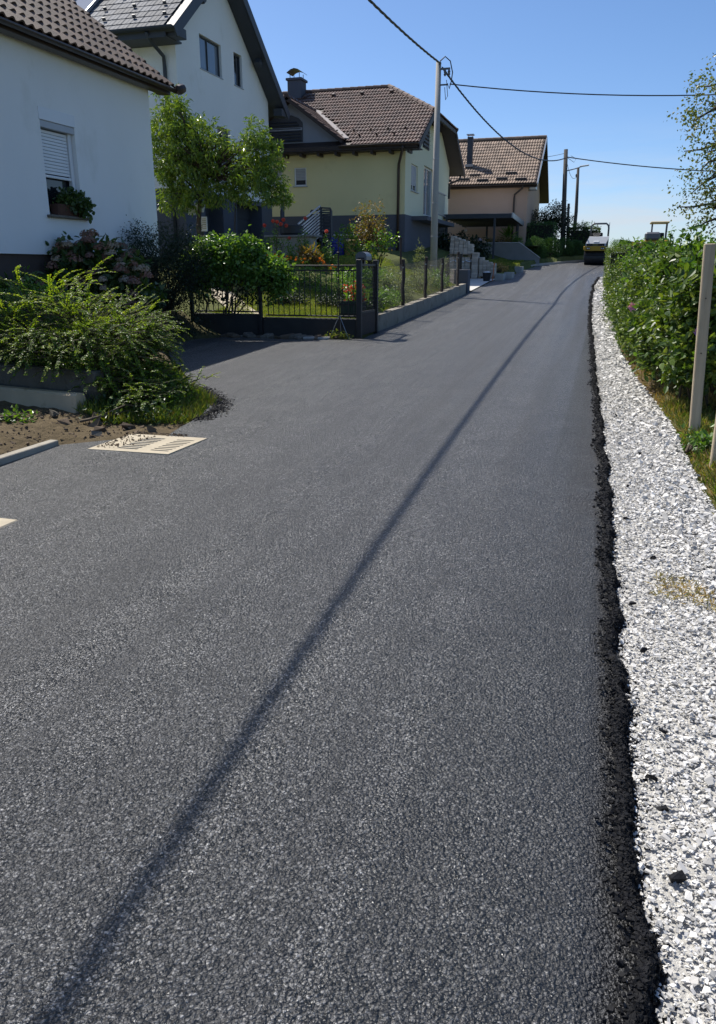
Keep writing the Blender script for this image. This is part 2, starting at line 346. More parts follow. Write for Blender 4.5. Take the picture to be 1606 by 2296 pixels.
def put(name, mesh, mat, parent=None, label=None, cat=None, group=None, kind=None):
    o = bpy.data.objects.new(name, mesh); COL.objects.link(o)
    if mat and not mesh.materials: mesh.materials.append(MATS[mat])
    if parent is not None:
        o.parent = parent
        if parent.type == 'EMPTY': o.matrix_parent_inverse = Matrix.Translation(-parent.location)
    return tag(o, label, cat, group, kind)
def tag(o, label=None, cat=None, group=None, kind=None):
    for k, v in (('label', label), ('category', cat), ('group', group), ('kind', kind)):
        if v: o[k] = v
    return o
def thing(name, loc, label, cat, group=None):
    o = bpy.data.objects.new(name, None); COL.objects.link(o); o.location = loc; o.empty_display_size = .2
    return tag(o, label, cat, group)

# ---------------------------------------------------------------- terrain
def rz(y):
    y = np.asarray(y, float); a = np.clip(y, 0, 44); z = .01*a+.0007*a*a
    b = np.clip(y-44, 0, 22); z = z+.0716*b-.0025*b*b
    return z-.03*np.clip(y-66, 0, 400)+.004*np.clip(y, -200, 0)
sm = lambda t: (lambda q: q*q*(3-2*q))(np.clip(t, 0, 1))
RIGHT = [(.24, -4), (.24, 1.47), (.24, 2.5), (.2, 4.1), (.15, 6.5), (.09, 8.25), (0, 11.2), (-.1, 14.6), (-.23, 19.5), (-.33, 24.4), (-.39, 31.6), (-.24, 36.3), (.4, 40), (1.6, 43), (4, 45.5), (9, 48)]
LEFT = [(9, 52.8), (4, 50.6), (1, 48.6), (-1.4, 46.2), (-3.3, 43.3), (-3.95, 39.5), (-3.95, 35.6), (-4.45, 33.2), (-4.45, 28.2), (-4.5, 24), (-4.5, 16.4), (-4.45, 15.0), (-5.3, 14.85), (-5.84, 14.6), (-6.5, 14.75), (-7.2, 14.8), (-7.75, 14.3), (-7.75, 13.2), (-6.9, 11.8), (-5.05, 9.2), (-4.35, 8.4), (-4.05, 7.4), (-3.95, 6.6), (-4.4, 6.2), (-4.67, 5.95), (-4.67, 3.0), (-9, 2.8), (-9, -4)]
ROAD = np.array(RIGHT+LEFT)
def pdist(px, py, poly):
    """signed distance to a polygon, negative inside"""
    px, py = np.asarray(px, float), np.asarray(py, float); d = np.full(px.shape, 1e9); ins = np.zeros(px.shape, bool)
    for i in range(len(poly)):
        a, b = poly[i], poly[(i+1) % len(poly)]; e = b-a; L = e@e
        t = np.clip(((px-a[0])*e[0]+(py-a[1])*e[1])/L, 0, 1)
        d = np.minimum(d, np.hypot(px-a[0]-t*e[0], py-a[1]-t*e[1]))
        c = (a[1] > py) != (b[1] > py); xx = a[0]+(py-a[1])*e[0]/(e[1] if abs(e[1]) > 1e-9 else 1e-9)
        ins ^= c & (px < xx)
    return np.where(ins, -d, d)
def T(x, y):
    x, y = np.asarray(x, float), np.asarray(y, float); base = rz(y)
    a = .65*sm((-7.4-x)/1.7)*sm((y-6.5)/4)
    b = .24*sm((-4.3-x)/1.3)*sm((y-6.9)/1.2)*sm((12.5-y)/1.5)+.10*sm((-4.7-x)/.6)*sm((y-3.6)/1.5)*sm((12.5-y)/1.5)
    near = np.maximum(a, b)
    far = .29+sm((y-15.6)/6.5)*np.minimum(.27*np.clip(-4.75-x, 0, 20), .95)+.03*np.clip(-8.5-x, 0, 12)
    far = far*(1-sm((y-27.4)/.9)*sm((38.6-y)/.6)*sm((x+7.5)/.8))      # the paved yard beyond the garden lies low
    t = sm((y-15.12)/.12); left = near*(1-t)+far*t
    d = pdist(x, y, ROAD)
    k = sm(d/.30); k = np.where(y > 15.0, sm((d-.11)/.08), k)
    gl = np.where(x < -.6, left, 0.)
    r = np.where(x > -.6, -.07+.12*sm((x-np.interp(y, [0, 5, 9, 15, 32], [.86, .86, .70, .28, .0]))/.2)*(y < 38), 0.)
    return base-.06+.06*np.where(x < -.6, k, 0)+gl*k+r
def Tz(x, y): return float(T(np.array([x]), np.array([y]))[0])

def ground():
    xs = np.concatenate([-np.geomspace(30, 900, 18)[::-1], np.arange(-29.5, -9.5, .5), np.arange(-9.5, 2.5, .12), np.arange(2.5, 14, .5), np.geomspace(14, 900, 18)])
    ys = np.concatenate([-np.geomspace(4, 300, 10)[::-1], np.arange(-3.5, 3, .4), np.arange(3, 17, .12), np.arange(17, 66, .4), np.geomspace(66, 1500, 24)])
    X, Y = np.meshgrid(xs, ys); Z = T(X, Y)
    rough = (rng.random(X.shape)-.5)*.035*(pdist(X, Y, ROAD) > .15)*(np.abs(X) < 12)
    Z = Z+rough; nx = len(xs); i, j = np.meshgrid(np.arange(nx-1), np.arange(len(ys)-1)); q = (j*nx+i).ravel()
    m = npmesh('ground', np.stack([X, Y, Z], -1).reshape(-1, 3), np.stack([q, q+1, q+nx+1, q+nx], 1), True)
    g = np.where(Y > 15.2, .9, .15)*np.where(X > -.5, 0, 1)+np.where(X > .8, .55, 0)+np.where((np.abs(X) > 13) | (Y > 40), .9, 0)
    g = np.clip(g+np.where((X < -7) & (Y < 15.2), .35, 0), 0, 1)
    at = m.attributes.new('green', 'FLOAT', 'POINT'); at.data.foreach_set('value', g.ravel().astype(np.float32))
    return put('ground', m, 'ground', kind='structure')
GROUND = ground()
def sheet(name, poly, mat, zf, step=.5, **k):
    """flat-ish surface inside a polygon, following the height function zf"""
    poly = np.asarray(poly, float); lo, hi = poly.min(0), poly.max(0)
    gx, gy = np.meshgrid(np.arange(lo[0], hi[0], step), np.arange(lo[1], hi[1], step)); d = pdist(gx, gy, poly)
    inner = np.stack([gx, gy], -1)[d < -step*.3]
    pts = [Vector(p) for p in poly]+[Vector(p) for p in inner]; n = len(poly)
    vs, es, fs, *_ = delaunay_2d_cdt(pts, [(i, (i+1) % n) for i in range(n)], [], 1, 1e-5)
    xy = np.array([tuple(v) for v in vs]); z = zf(xy[:, 0], xy[:, 1])
    return put(name, npmesh(name, np.column_stack([xy, z]), np.array([tuple(f) for f in fs]), True), mat, **k)
def dense(line, step=.35, wob=0.):
    out = []
    for a, b in zip(line[:-1], line[1:]):
        a, b = np.array(a), np.array(b); n = max(1, int(np.linalg.norm(b-a)/step))
        for i in range(n):
            out.append(tuple(a+(b-a)*i/n+(rng.random(2)-.5)*wob))
    return out+[tuple(line[-1])]
def road():
    poly = dense(RIGHT, .12, .03)+dense(LEFT, .3, .06)
    # the mat lies a few centimetres proud of the verge and sags at its edges
    zf = lambda x, y: rz(y)+.004-.06*sm(1-(-pdist(x, y, ROAD))/.07)*(x > -1.2)
    return sheet('road', poly, 'asphalt', zf, .35, kind='structure')
ROADO = road()
GR = [(.84, -4), (.9, 1), (.95, 3), (.9, 5.2), (.84, 5.8), (.8, 6.8), (.76, 8.66), (.68, 9.7), (.5, 11.7), (.32, 14.7), (.22, 21.8), (.05, 30), (0, 31.6), (.2, 36), (.9, 39.5)]
GPOLY = [(x-.06, y) for x, y in RIGHT[:12]]+[(.3, 39.6)]+GR[::-1]
GRAVEL = sheet('gravel_verge', GPOLY, 'gravel_bed', lambda x, y: rz(y)-.058+.0*x, .3, kind='structure')

# ---------------------------------------------------------------- scattered stones, crumbs, leaves
def rocks(name, P, S, mat, parent=None, kind='stuff', squash=.65):
    """many small angular stones as one mesh"""
    k = len(P)
    cube = np.array([(x, y, z) for z in (-1, 1) for y in (-1, 1) for x in (-1, 1)])*.62
    q = np.array([(0, 2, 3, 1), (4, 5, 7, 6), (0, 1, 5, 4), (2, 6, 7, 3), (0, 4, 6, 2), (1, 3, 7, 5)])
    fc = np.concatenate([q[:, [0, 1, 2]], q[:, [0, 2, 3]]])
    vv = cube[None]+(rng.random((k, 8, 3))-.5)*.8
    vv = vv*(np.stack([1+.9*(rng.random(k)-.35), 1+.5*(rng.random(k)-.5), squash*(.55+.8*rng.random(k))], 1)[:, None])
    R = rand_rot(k, 1.1); vv = np.einsum('kij,kvj->kvi', R, vv)*np.asarray(S)[:, None, None]*.5+P[:, None]
    ff = fc[None]+8*np.arange(k)[:, None, None]
    m = npmesh(name, vv.reshape(-1, 3), ff.reshape(-1, 3))
    return put(name, m, mat, parent, kind=kind)
def rand_rot(k, tilt=3.2):
    a = rng.random(k)*2*np.pi; b = (rng.random(k)-.5)*tilt; c = (rng.random(k)-.5)*tilt
    def r(ax, t):
        M = np.zeros((k, 3, 3)); i, j = [(1, 2), (0, 2), (0, 1)][ax]; M[:, ax, ax] = 1
        M[:, i, i] = np.cos(t); M[:, j, j] = np.cos(t); M[:, i, j] = -np.sin(t); M[:, j, i] = np.sin(t); return M
    return r(2, a)@r(0, b)@r(1, c)
def edge_x(line, y):
    l = np.array(line); return np.interp(y, l[:, 1], l[:, 0])
def gravel():
    # size grows towards the hedge, as on the verge; density falls off with distance
    P, S = [], []
    for y0, y1, dens, s0 in ((1.2, 4.2, 8200, .0108), (4.2, 8., 5200, .0135), (8, 16, 2000, .020), (16, 37, 650, .032)):
        n = int(dens*(y1-y0)*.68); y = y0+(y1-y0)*rng.random(n); u = rng.random(n)
        xl, xr = edge_x(RIGHT, y)-.01, edge_x(GR, y)+.03; x = xl+(xr-xl)*u
        s = s0*(.55+.9*rng.random(n)**2)*(1+.5*u)*np.where(rng.random(n) < .10+.18*u, 1.7, 1)
        P.append(np.stack([x, y, rz(y)-.056+s*.22+.012*rng.random(n)], 1)); S.append(s)
    P, S = np.concatenate(P), np.concatenate(S)
    rocks('gravel_stones', P, S, 'stone', GRAVEL, squash=.5)
    # the big stones that can be told apart
    n = 240; y = 1.5+rng.random(n)**1.3*7.5; u = rng.random(n)**.4
    x = edge_x(RIGHT, y)+.08+(edge_x(GR, y)-edge_x(RIGHT, y)-.06)*u; s = .024+.026*rng.random(n)**2
    protos = [rocks('stone', np.zeros((1, 3)), np.array([1.]), 'stone', GRAVEL, None).data for _ in range(6)]
    for o in list(GRAVEL.children):
        if o.name.startswith('stone'): bpy.data.objects.remove(o)
    for i in range(n):
        o = put('stone', protos[i % 6], None, GRAVEL); o.location = (x[i], y[i], float(rz(y[i]))-.046+s[i]*.25)
        o.rotation_euler = (rng.random()*.6, rng.random()*.6, rng.random()*6.3); o.scale = (s[i]*1.25,)*3
gravel()
EN = rng.normal(size=(4, 4000))
def edge_noise(y):
    return sum(a*np.interp(y*f, np.arange(4000), EN[i]) for i, (a, f) in enumerate(((.010, 1.3), (.010, 4.1), (.009, 11.), (.006, 27.))))
def crumbs():
    P, S = [], []
    for y0, y1, dens, s0 in ((1.2, 4.5, 4200, .011), (4.5, 9, 2300, .015), (9, 20, 1300, .013), (20, 36, 520, .02)):
        n = int(dens*(y1-y0)); y = y0+(y1-y0)*rng.random(n); e = edge_x(RIGHT, y)
        wv = edge_noise(y)
        wd = np.interp(y, [1, 5, 12, 25], [.062, .062, .05, .05])*(1+.18*np.sin(y*3.7)*np.sin(y*1.3)); u = rng.random(n)**1.15*wd+np.where(rng.random(n) < .12, .06*rng.random(n), 0)-np.where(rng.random(n) < .06, .05*rng.random(n), 0); x = e+wv+.015-u
        z = rz(y)-.058+.058*sm(u/(wd*.7))+.006*rng.random(n)*(u < wd*.5); s = s0*(.5+1.2*rng.random(n)**1.6)
        P.append(np.stack([x, y, z], 1)); S.append(s)
    for y, dx, s in ((2.0, .10, .035), (2.3, .085, .03), (2.75, .12, .03), (3.4, .09, .03), (4.6, .22, .026), (6.1, .14, .03), (7.2, .3, .03), (3.9, .07, .04), (5.3, .1, .028), (8.9, .17, .035), (2.45, .06, .04)):
        P.append(np.array([[float(edge_x(RIGHT, y))+dx, y, float(rz(y))-.032]])); S.append(np.array([s]))
    # loose asphalt against the planted mound on the far side of the drive
    n = 2200; a = rng.random(n); q = np.array([(-4.05, 7.3), (-4.12, 7.9), (-4.35, 8.4), (-4.75, 8.85), (-5.1, 9.25)])
    L = np.linspace(0, 1, 5); x = np.interp(a, L, q[:, 0])+np.abs(rng.normal(0, .10, n)); y = np.interp(a, L, q[:, 1])+rng.normal(0, .05, n)
    s = .011+.013*rng.random(n); P.append(np.stack([x, y, rz(y)+.002+s*.1], 1)); S.append(s)
    rocks('asphalt_crumbs', np.concatenate(P), np.concatenate(S), 'crumb', ROADO, squash=.85)
crumbs()

def rand_unit(n):
    v = rng.normal(size=(n, 3)); return v/np.linalg.norm(v, axis=1, keepdims=True)
def nrm(v): return v/np.maximum(np.linalg.norm(v, axis=-1, keepdims=True), 1e-9)
def leaves(P, D, N, L, W, fold=.12, k=4, curl=.1):
    """leaf blades: base P, direction D, upper side N -> verts, faces"""
    n = len(P); L = np.broadcast_to(L, n)[:, None]; W = np.broadcast_to(W, n)[:, None]
    D = nrm(D); S = nrm(np.cross(D, N)); N = np.cross(S, D)
    if k == 4:
        vs = np.stack([P, P+D*L*.45+S*W*.5+N*W*fold, P+D*L-N*L*curl, P+D*L*.45-S*W*.5+N*W*fold], 1)
        f = np.array([(0, 1, 2), (0, 2, 3)])
    else:
        vs = np.stack([P, P+D*L*.22+S*W*.42+N*W*fold, P+D*L*.62+S*W*.40+N*(W*fold-L*curl*.3), P+D*L-N*L*curl, P+D*L*.62-S*W*.40+N*(W*fold-L*curl*.3), P+D*L*.22-S*W*.42+N*W*fold], 1)
        f = np.array([(0, 1, 2, 3), (0, 3, 4, 5)])
    m = vs.shape[1]; return vs.reshape(-1, 3), (f[None]+m*np.arange(n)[:, None, None]).reshape(-1, f.shape[1])
def leafobj(name, P, D, N, L, W, mat, parent, fold=.12, k=4, curl=.1, kind='stuff'):
    v, f = leaves(P, D, N, L, W, fold, k, curl); return put(name, npmesh(name, v, f), mat, parent, kind=kind)
def in_ell(ells, n, shell=.4, lo=.0):
    """points spread through a union of ellipsoids, more of them towards the outside; also the outward direction"""
    e = np.array([(*c, *r) for c, r in ells], float); wt = e[:, 3]*e[:, 4]*e[:, 5]; wt /= wt.sum()
    i = rng.choice(len(e), n, p=wt); d = rand_unit(n); r = (lo+(1-lo)*rng.random(n))**shell
    return e[i, :3]+d*e[i, 3:]*r[:, None], nrm(d/e[i, 3:])
def clusters(C, out, per, spread, L, W, droop, outw=.7, up=.3):
    """leaves tufted round cluster centres"""
    n = len(C)*per; c = np.repeat(C, per, 0); o = np.repeat(out, per, 0)
    P = c+rng.normal(size=(n, 3))*spread; D = rand_unit(n)+o*outw+V(0, 0, -droop); N = rand_unit(n)*.8+V(0, 0, 1)*up+o*.5
    l = L*(.6+.7*rng.random(n)); return P, D, N, l, W/L*l
def curve(a, b, sag=.0, n=6, wob=0.):
    a, b = np.asarray(a, float), np.asarray(b, float); out = []
    for i in range(n):
        t = i/(n-1); p = a+(b-a)*t; p[2] += sag*4*t*(1-t)
        if 0 < i < n-1 and wob: p = p+(rng.random(3)-.5)*wob
        out.append(p)
    return out
def plant(name, loc, label, cat, ells, ncl, per, spread, L, W, mat, droop=.2, outw=.7, up=.4, shell=.4, k=4, group=None, trunk=None, limbs=24, stem='twig', tr=.05, curl=.12, foliage='foliage', lo=0.):
    """shrub or tree: stems or a trunk with limbs, and foliage in clusters"""
    t = thing(name, loc, label, cat, group); C, out = in_ell(ells, ncl, shell, lo); loc = np.asarray(loc, float)
    b = MB(); tops = [loc+V(0, 0, .02)]; rr = [tr]
    if trunk is not None:
        tp = [loc-V(0, 0, .05)]+[np.asarray(p, float) for p in trunk]; tb = MB()
        tb.tube(tp, list(np.linspace(tr*1.25, tr*.6, len(tp))), 10); tb.part('trunk', stem, t, True); tops = tp[1:]
    for q in C[rng.permutation(len(C))[:limbs]]:
        s = np.asarray(min(tops, key=lambda p: np.linalg.norm(np.asarray(p)-q)+(.0 if trunk is not None else 0)))
        if trunk is None: s = s+np.append(rng.normal(0, .06, 2), 0)
        r0 = tr*(.5 if trunk is not None else .3)
        b.tube(curve(s, q, .08*np.linalg.norm(q-s), 6, .10*np.linalg.norm(q-s)), list(np.linspace(r0, r0*.18, 6)), 5, False)
    b.part('limbs' if trunk is not None else 'stems', stem, t, True, kind='stuff')
    leafobj(foliage, *clusters(C, out, per, spread, L, W, droop, outw, up), mat, t, k=k, curl=curl)
    return t
def grass(name, region, n, h, mat, label=None, parent=None, lean=.5, wdt=.006, zf=None):
    """blades inside a polygon"""
    region = np.asarray(region, float); lo, hi = region.min(0), region.max(0); x = lo[0]+(hi[0]-lo[0])*rng.random(n*2); y = lo[1]+(hi[1]-lo[1])*rng.random(n*2)
    k = pdist(x, y, region) < 0; x, y = x[k][:n], y[k][:n]; n = len(x)
    P = np.stack([x, y, (zf or T)(x, y)-.005], 1); D = V(0, 0, 1)+rng.normal(size=(n, 3))*lean; D[:, 2] = np.abs(D[:, 2])*.9+.15
    v, f = leaves(P, D, rand_unit(n), h*(.4+.9*rng.random(n)), wdt*(.7+.6*rng.random(n)), .05, 4, .25)
    return put(name, npmesh(name, v, f), mat, parent, label=label, cat='grass' if label else None, kind='stuff')

# ---------------------------------------------------------------- building helpers
def tile_mesh(name, tw, tl, amp, n=7, th=.022, kind='wave', waves=1):
    """one roof tile: x across, y up the slope, z off the roof; lifted at its lower end so courses overlap"""
    m = MB(); xs = np.linspace(0, tw*1.02, n); top = []
    for x in xs:
        t = x/tw
        z = amp*(.5-.5*math.cos(2*math.pi*t*waves)) if kind == 'wave' else (amp*.9 if t < .12 or t > .9 else (amp*.6 if .45 < t < .56 else 0.))
        top.append(z)
    ln = tl*1.08
    vs = [(x, 0, z+th*1.6) for x, z in zip(xs, top)]+[(x, ln, z+.002) for x, z in zip(xs, top)]+[(x, 0, z+th*.25) for x, z in zip(xs, top)]
    fs = []
    for i in range(n-1):
        fs.append((i, i+1, n+i+1, n+i)); fs.append((2*n+i, 2*n+i+1, i+1, i))
    fs += [(0, n, 2*n), (n-1, 3*n-1, 2*n-1)]
    m.v = vs; m.f = fs; m.keep = True; return m.mesh(name)
def tiled(roof, O, U, Vv, w, l, tw, tl, mesh, mat, mask=None, limit=300):
    """lay tiles course by course; the ones showing largest are objects, the rest one part"""
    O, U, Vv = map(lambda q: np.asarray(q, float), (O, U, Vv)); N = np.cross(U, Vv); nu, nv = int(w/tw+.01), int(l/tl+.01)
    uv = np.array([(i*tw, j*tl) for j in range(nv) for i in range(nu)])
    if mask is not None: uv = uv[mask(uv[:, 0]+tw/2, uv[:, 1]+tl/2)]
    P = O+uv[:, :1]*U+uv[:, 1:]*Vv; c = P+U*tw/2+Vv*tl/2
    vis = inframe(c, 20); d = np.linalg.norm(c-V(0, 0, EYE), axis=1)+np.where(vis, 0, 1e4); order = np.argsort(d)
    mesh.materials.clear(); mesh.materials.append(MATS[mat]); first = [i for i in order[:limit] if vis[i]]
    for i in first:
        o = put('tile', mesh, None, roof)
        R = Matrix((U, Vv, N)).transposed().to_4x4(); R.translation = Vector(P[i]+N*(rng.random()-.5)*.006)
        o.matrix_basis = R @ Matrix.Rotation((rng.random()-.5)*.02, 4, 'Z')
    rest = np.setdiff1d(np.arange(len(P)), first)
    if len(rest):
        lv = np.array([v.co[:] for v in mesh.vertices]); base = lv@np.stack([U, Vv, N])
        vv = P[rest][:, None]+base[None]+(N*.006)[None, None]*(rng.random((len(rest), 1, 1))-.5)
        q = [tuple(p.vertices) for p in mesh.polygons]; quads = np.array([(*f, f[-1]) if len(f) == 3 else f for f in q])
        tri = np.concatenate([quads[:, [0, 1, 2]], quads[:, [0, 2, 3]]]); tri = tri[(tri[:, 1] != tri[:, 2]) & (tri[:, 0] != tri[:, 2])]
        ff = tri[None]+len(lv)*np.arange(len(rest))[:, None, None]
        put('tiles', npmesh('tiles', vv.reshape(-1, 3), ff.reshape(-1, 3)), mat, roof, kind='stuff')
def window(parent, O, U, Vv, w, h, frame='white_pvc', pane='glass_dark', t=.06, mull=(), sill=None, sill_out=.1, depth=.06, blind=None, cross=()):
    """frame bars round a pane, filling an opening of w x h whose lower left corner is O; U x V points outside"""
    O, U, Vv = map(lambda q: np.asarray(q, float), (O, U, Vv)); N = np.cross(U, Vv); c = lambda u, v, d=0: O+U*u+Vv*v+N*d
    m = MB()
    for (u, v, a, b) in ((w/2, t/2, w, t), (w/2, h-t/2, w, t), (t/2, h/2, t, h-2*t), (w-t/2, h/2, t, h-2*t)): m.obox(c(u, v), U, Vv, N, a, b, depth, .006)
    for q in mull: m.obox(c(q*w, h/2), U, Vv, N, t*.8, h-2*t, depth*.9, .005)
    for q in cross: m.obox(c(w/2, q*h), U, Vv, N, w-2*t, t*.7, depth*.85, .005)
    f = m.part('window', frame, parent)
    MB().obox(c(w/2, h/2, -depth*.25), U, Vv, N, w-1.6*t, h-1.6*t, .012).part('pane', pane, f)
    if blind:
        z0, mt = blind; n = max(2, int((1-z0)*h/.055)); hh = (1-z0)*h/n
        for i in range(n): MB().obox(c(w/2, h-t*.4-hh*(i+.5), depth*.1+.018), U, Vv, N, w-1.9*t, hh*.88, .014, .004).part('slat', mt, f)
    if sill: MB().obox(c(w/2, -.02, sill_out/2+.01), U, Vv, N, w+.12, .035, sill_out+.12, .008).part('sill', sill, f)
    return f
def pipe(name, pts, r, mat, parent, n=10): return MB().tube(pts, r, n).part(name, mat, parent, True)
def gutter(parent, a, b, r, mat, drop=(0, 0, -1)):
    a, b = np.asarray(a, float), np.asarray(b, float); d = unit(b-a); s = unit(np.cross(d, (0, 0, 1))); m = MB(); n = 9
    pr = [(math.cos(math.pi*(1+i/(n-1)))*r, math.sin(math.pi*(1+i/(n-1)))*r) for i in range(n)]; pr += [(x*.86, y*.86+.0) for x, y in pr[::-1]]
    vs = [p+s*x+V(0, 0, 1)*y for p in (a, b) for x, y in pr]; k = len(pr)
    m.add(vs, [(i, (i+1) % k, k+(i+1) % k, k+i) for i in range(k)]+[tuple(range(n))[::-1], tuple(range(k, k+n))])
    return m.part('gutter', mat, parent, True)

# ---------------------------------------------------------------- white house with brown tiles (X = -9)
def house_white():
    t = thing('house', (-12.5, 8.7, .5), 'white rendered house with brown wavy roof tiles and half lowered roller shutter', 'house', 'houses along the road')
    X, y0, y1, zb, ze = -9., 1.5, 15.3, 1.86, 5.12; wx = (11.86-y0, 2.5-zb, 12.76-y0, 3.95-zb)
    m = MB(); U, W = (0, 1, 0), (0, 0, 1)
    m.panel((X, y0, zb), U, W, y1-y0, ze-zb+.25, [wx], .26)
    m.add([(X, y1, zb), (-18, y1, zb), (-18, y1, ze), (-13.5, y1, 8.7), (X, y1, ze+.25)], [(0, 1, 2, 3, 4)])
    m.add([(X, y0, zb), (-18, y0, zb), (-18, y0, ze), (-13.5, y0, 8.7), (X, y0, ze+.25)], [(4, 3, 2, 1, 0)])
    m.add([(-18, y0, zb), (-18, y1, zb), (-18, y1, ze), (-18, y0, ze)], [(0, 1, 2, 3)])
    m.add([(X, y0, zb), (X-.06, y0, zb), (X-.06, y1-.06, zb), (X, y1, zb)], [(0, 1, 2, 3)]); m.add([(X, y1, zb), (X-.06, y1-.06, zb), (-18, y1-.06, zb), (-18, y1, zb)], [(0, 1, 2, 3)])
    m.keep = True; m.part('wall', 'white_plaster', t)
    MB().box(-17.9, X-.05, y0+.05, y1-.05, -.3, zb).part('plinth', 'brown_plinth', t)
    # window: frame, roller shutter half down, box above, stone sill
    f = window(t, (X-.17, 11.86, 2.5), U, W, .9, 1.45, 'grey_pvc', 'glass_dark', .05, (), None)
    for i in range(13): MB().obox((X-.105, 12.28, 3.80-i*.052), U, W, (1, 0, 0), .74, .047, .016, .006).part('slat', 'white_pvc', f)
    MB().box(X-.13, X-.08, 11.9, 12.66, 3.09, 3.135, .008).part('shutter_rail', 'white_pvc', f)
    MB().box(X-.15, X-.07, 12.665, 12.75, 2.51, 3.87, .01).part('shutter_guide', 'white_pvc', f)
    MB().box(X-.2, X-.004, 11.862, 12.758, 3.84, 3.948, .005).part('shutter_box', 'grey_pvc', f)
    MB().box(X-.02, X+.012, 11.84, 12.78, 3.95, 4.14, .004).part('shutter_cover', 'white_pvc', f)
    MB().box(X-.26, X+.09, 11.78, 12.9, 2.455, 2.497, .008).part('sill', 'concrete_dark', f)
    # roof
    th = math.atan(.766); Vv = V(-math.cos(th), 0, math.sin(th)); N = V(math.sin(th), 0, math.cos(th)); O = V(-8.70, 1.9, 5.12); w = 13.86; l = 6.05
    r = MB(); R = O+Vv*l; c = (O+R)/2+V(0, w/2, 0)
    r.obox(c-N*.06, (0, 1, 0), Vv, N, w, l, .10)
    Vb = V(-Vv[0], 0, Vv[2]); Ob = V(2*R[0]-O[0], O[1], O[2]); r.obox((Ob+R)/2+V(0, w/2, 0)-V(-N[0], 0, N[2])*.06, (0, 1, 0), V(math.cos(th), 0, math.sin(th)), V(-N[0], 0, N[2]), w, l-.05, .10)
    roof = r.part('roof', 'brown_metal', t)
    tiled(roof, O+Vv*-.03, (0, 1, 0), Vv, w, l, .21, .375, tile_mesh('tile', .21, .375, .05), 'tile_brown')
    MB().box(-8.93, -8.74, 1.9, 15.72, 4.98, 5.10).part('fascia', 'brown_metal', t)
    MB().prism([(-8.93, 15.62, 4.99), (-9.0, 15.62, 4.99), O+Vv*l+V(0, 13.72, -.22), O+Vv*l+V(0, 13.72, -.08), O+Vv*.2+V(0, 13.72, -.08)], (0, .10, 0)).part('bargeboard', 'brown_metal', t)
    gutter(t, (-8.64, 1.9, 5.07), (-8.64, 15.80, 5.07), .062, 'brown_metal')
    MB().lathe((-8.60, 15.72, 5.06), [(.03, 0), (.09, .03), (.10, .10), (.085, .2), (.05, .23)], 8, (.3, 1, .35)).part('end_cap', 'brown_metal', t)
    b = thing('window_box', (-8.97, 12.3, 2.50), 'dark window box of trailing green geraniums on the white house sill', 'planter')
    MB().prism([(-9.06, 12.0, 2.50), (-8.95, 12.0, 2.50), (-8.92, 12.0, 2.68), (-9.09, 12.0, 2.68)], (0, .72, 0)).part('box', 'terracotta', b)
    C, out = in_ell([((-8.97, 12.45, 2.76), (.13, .38, .15)), ((-8.90, 12.62, 2.68), (.14, .2, .16))], 110, .5)
    leafobj('foliage', *clusters(C, out, 9, .035, .07, .06, .2), 'leaf_hydrangea', b, k=6)
house_white()

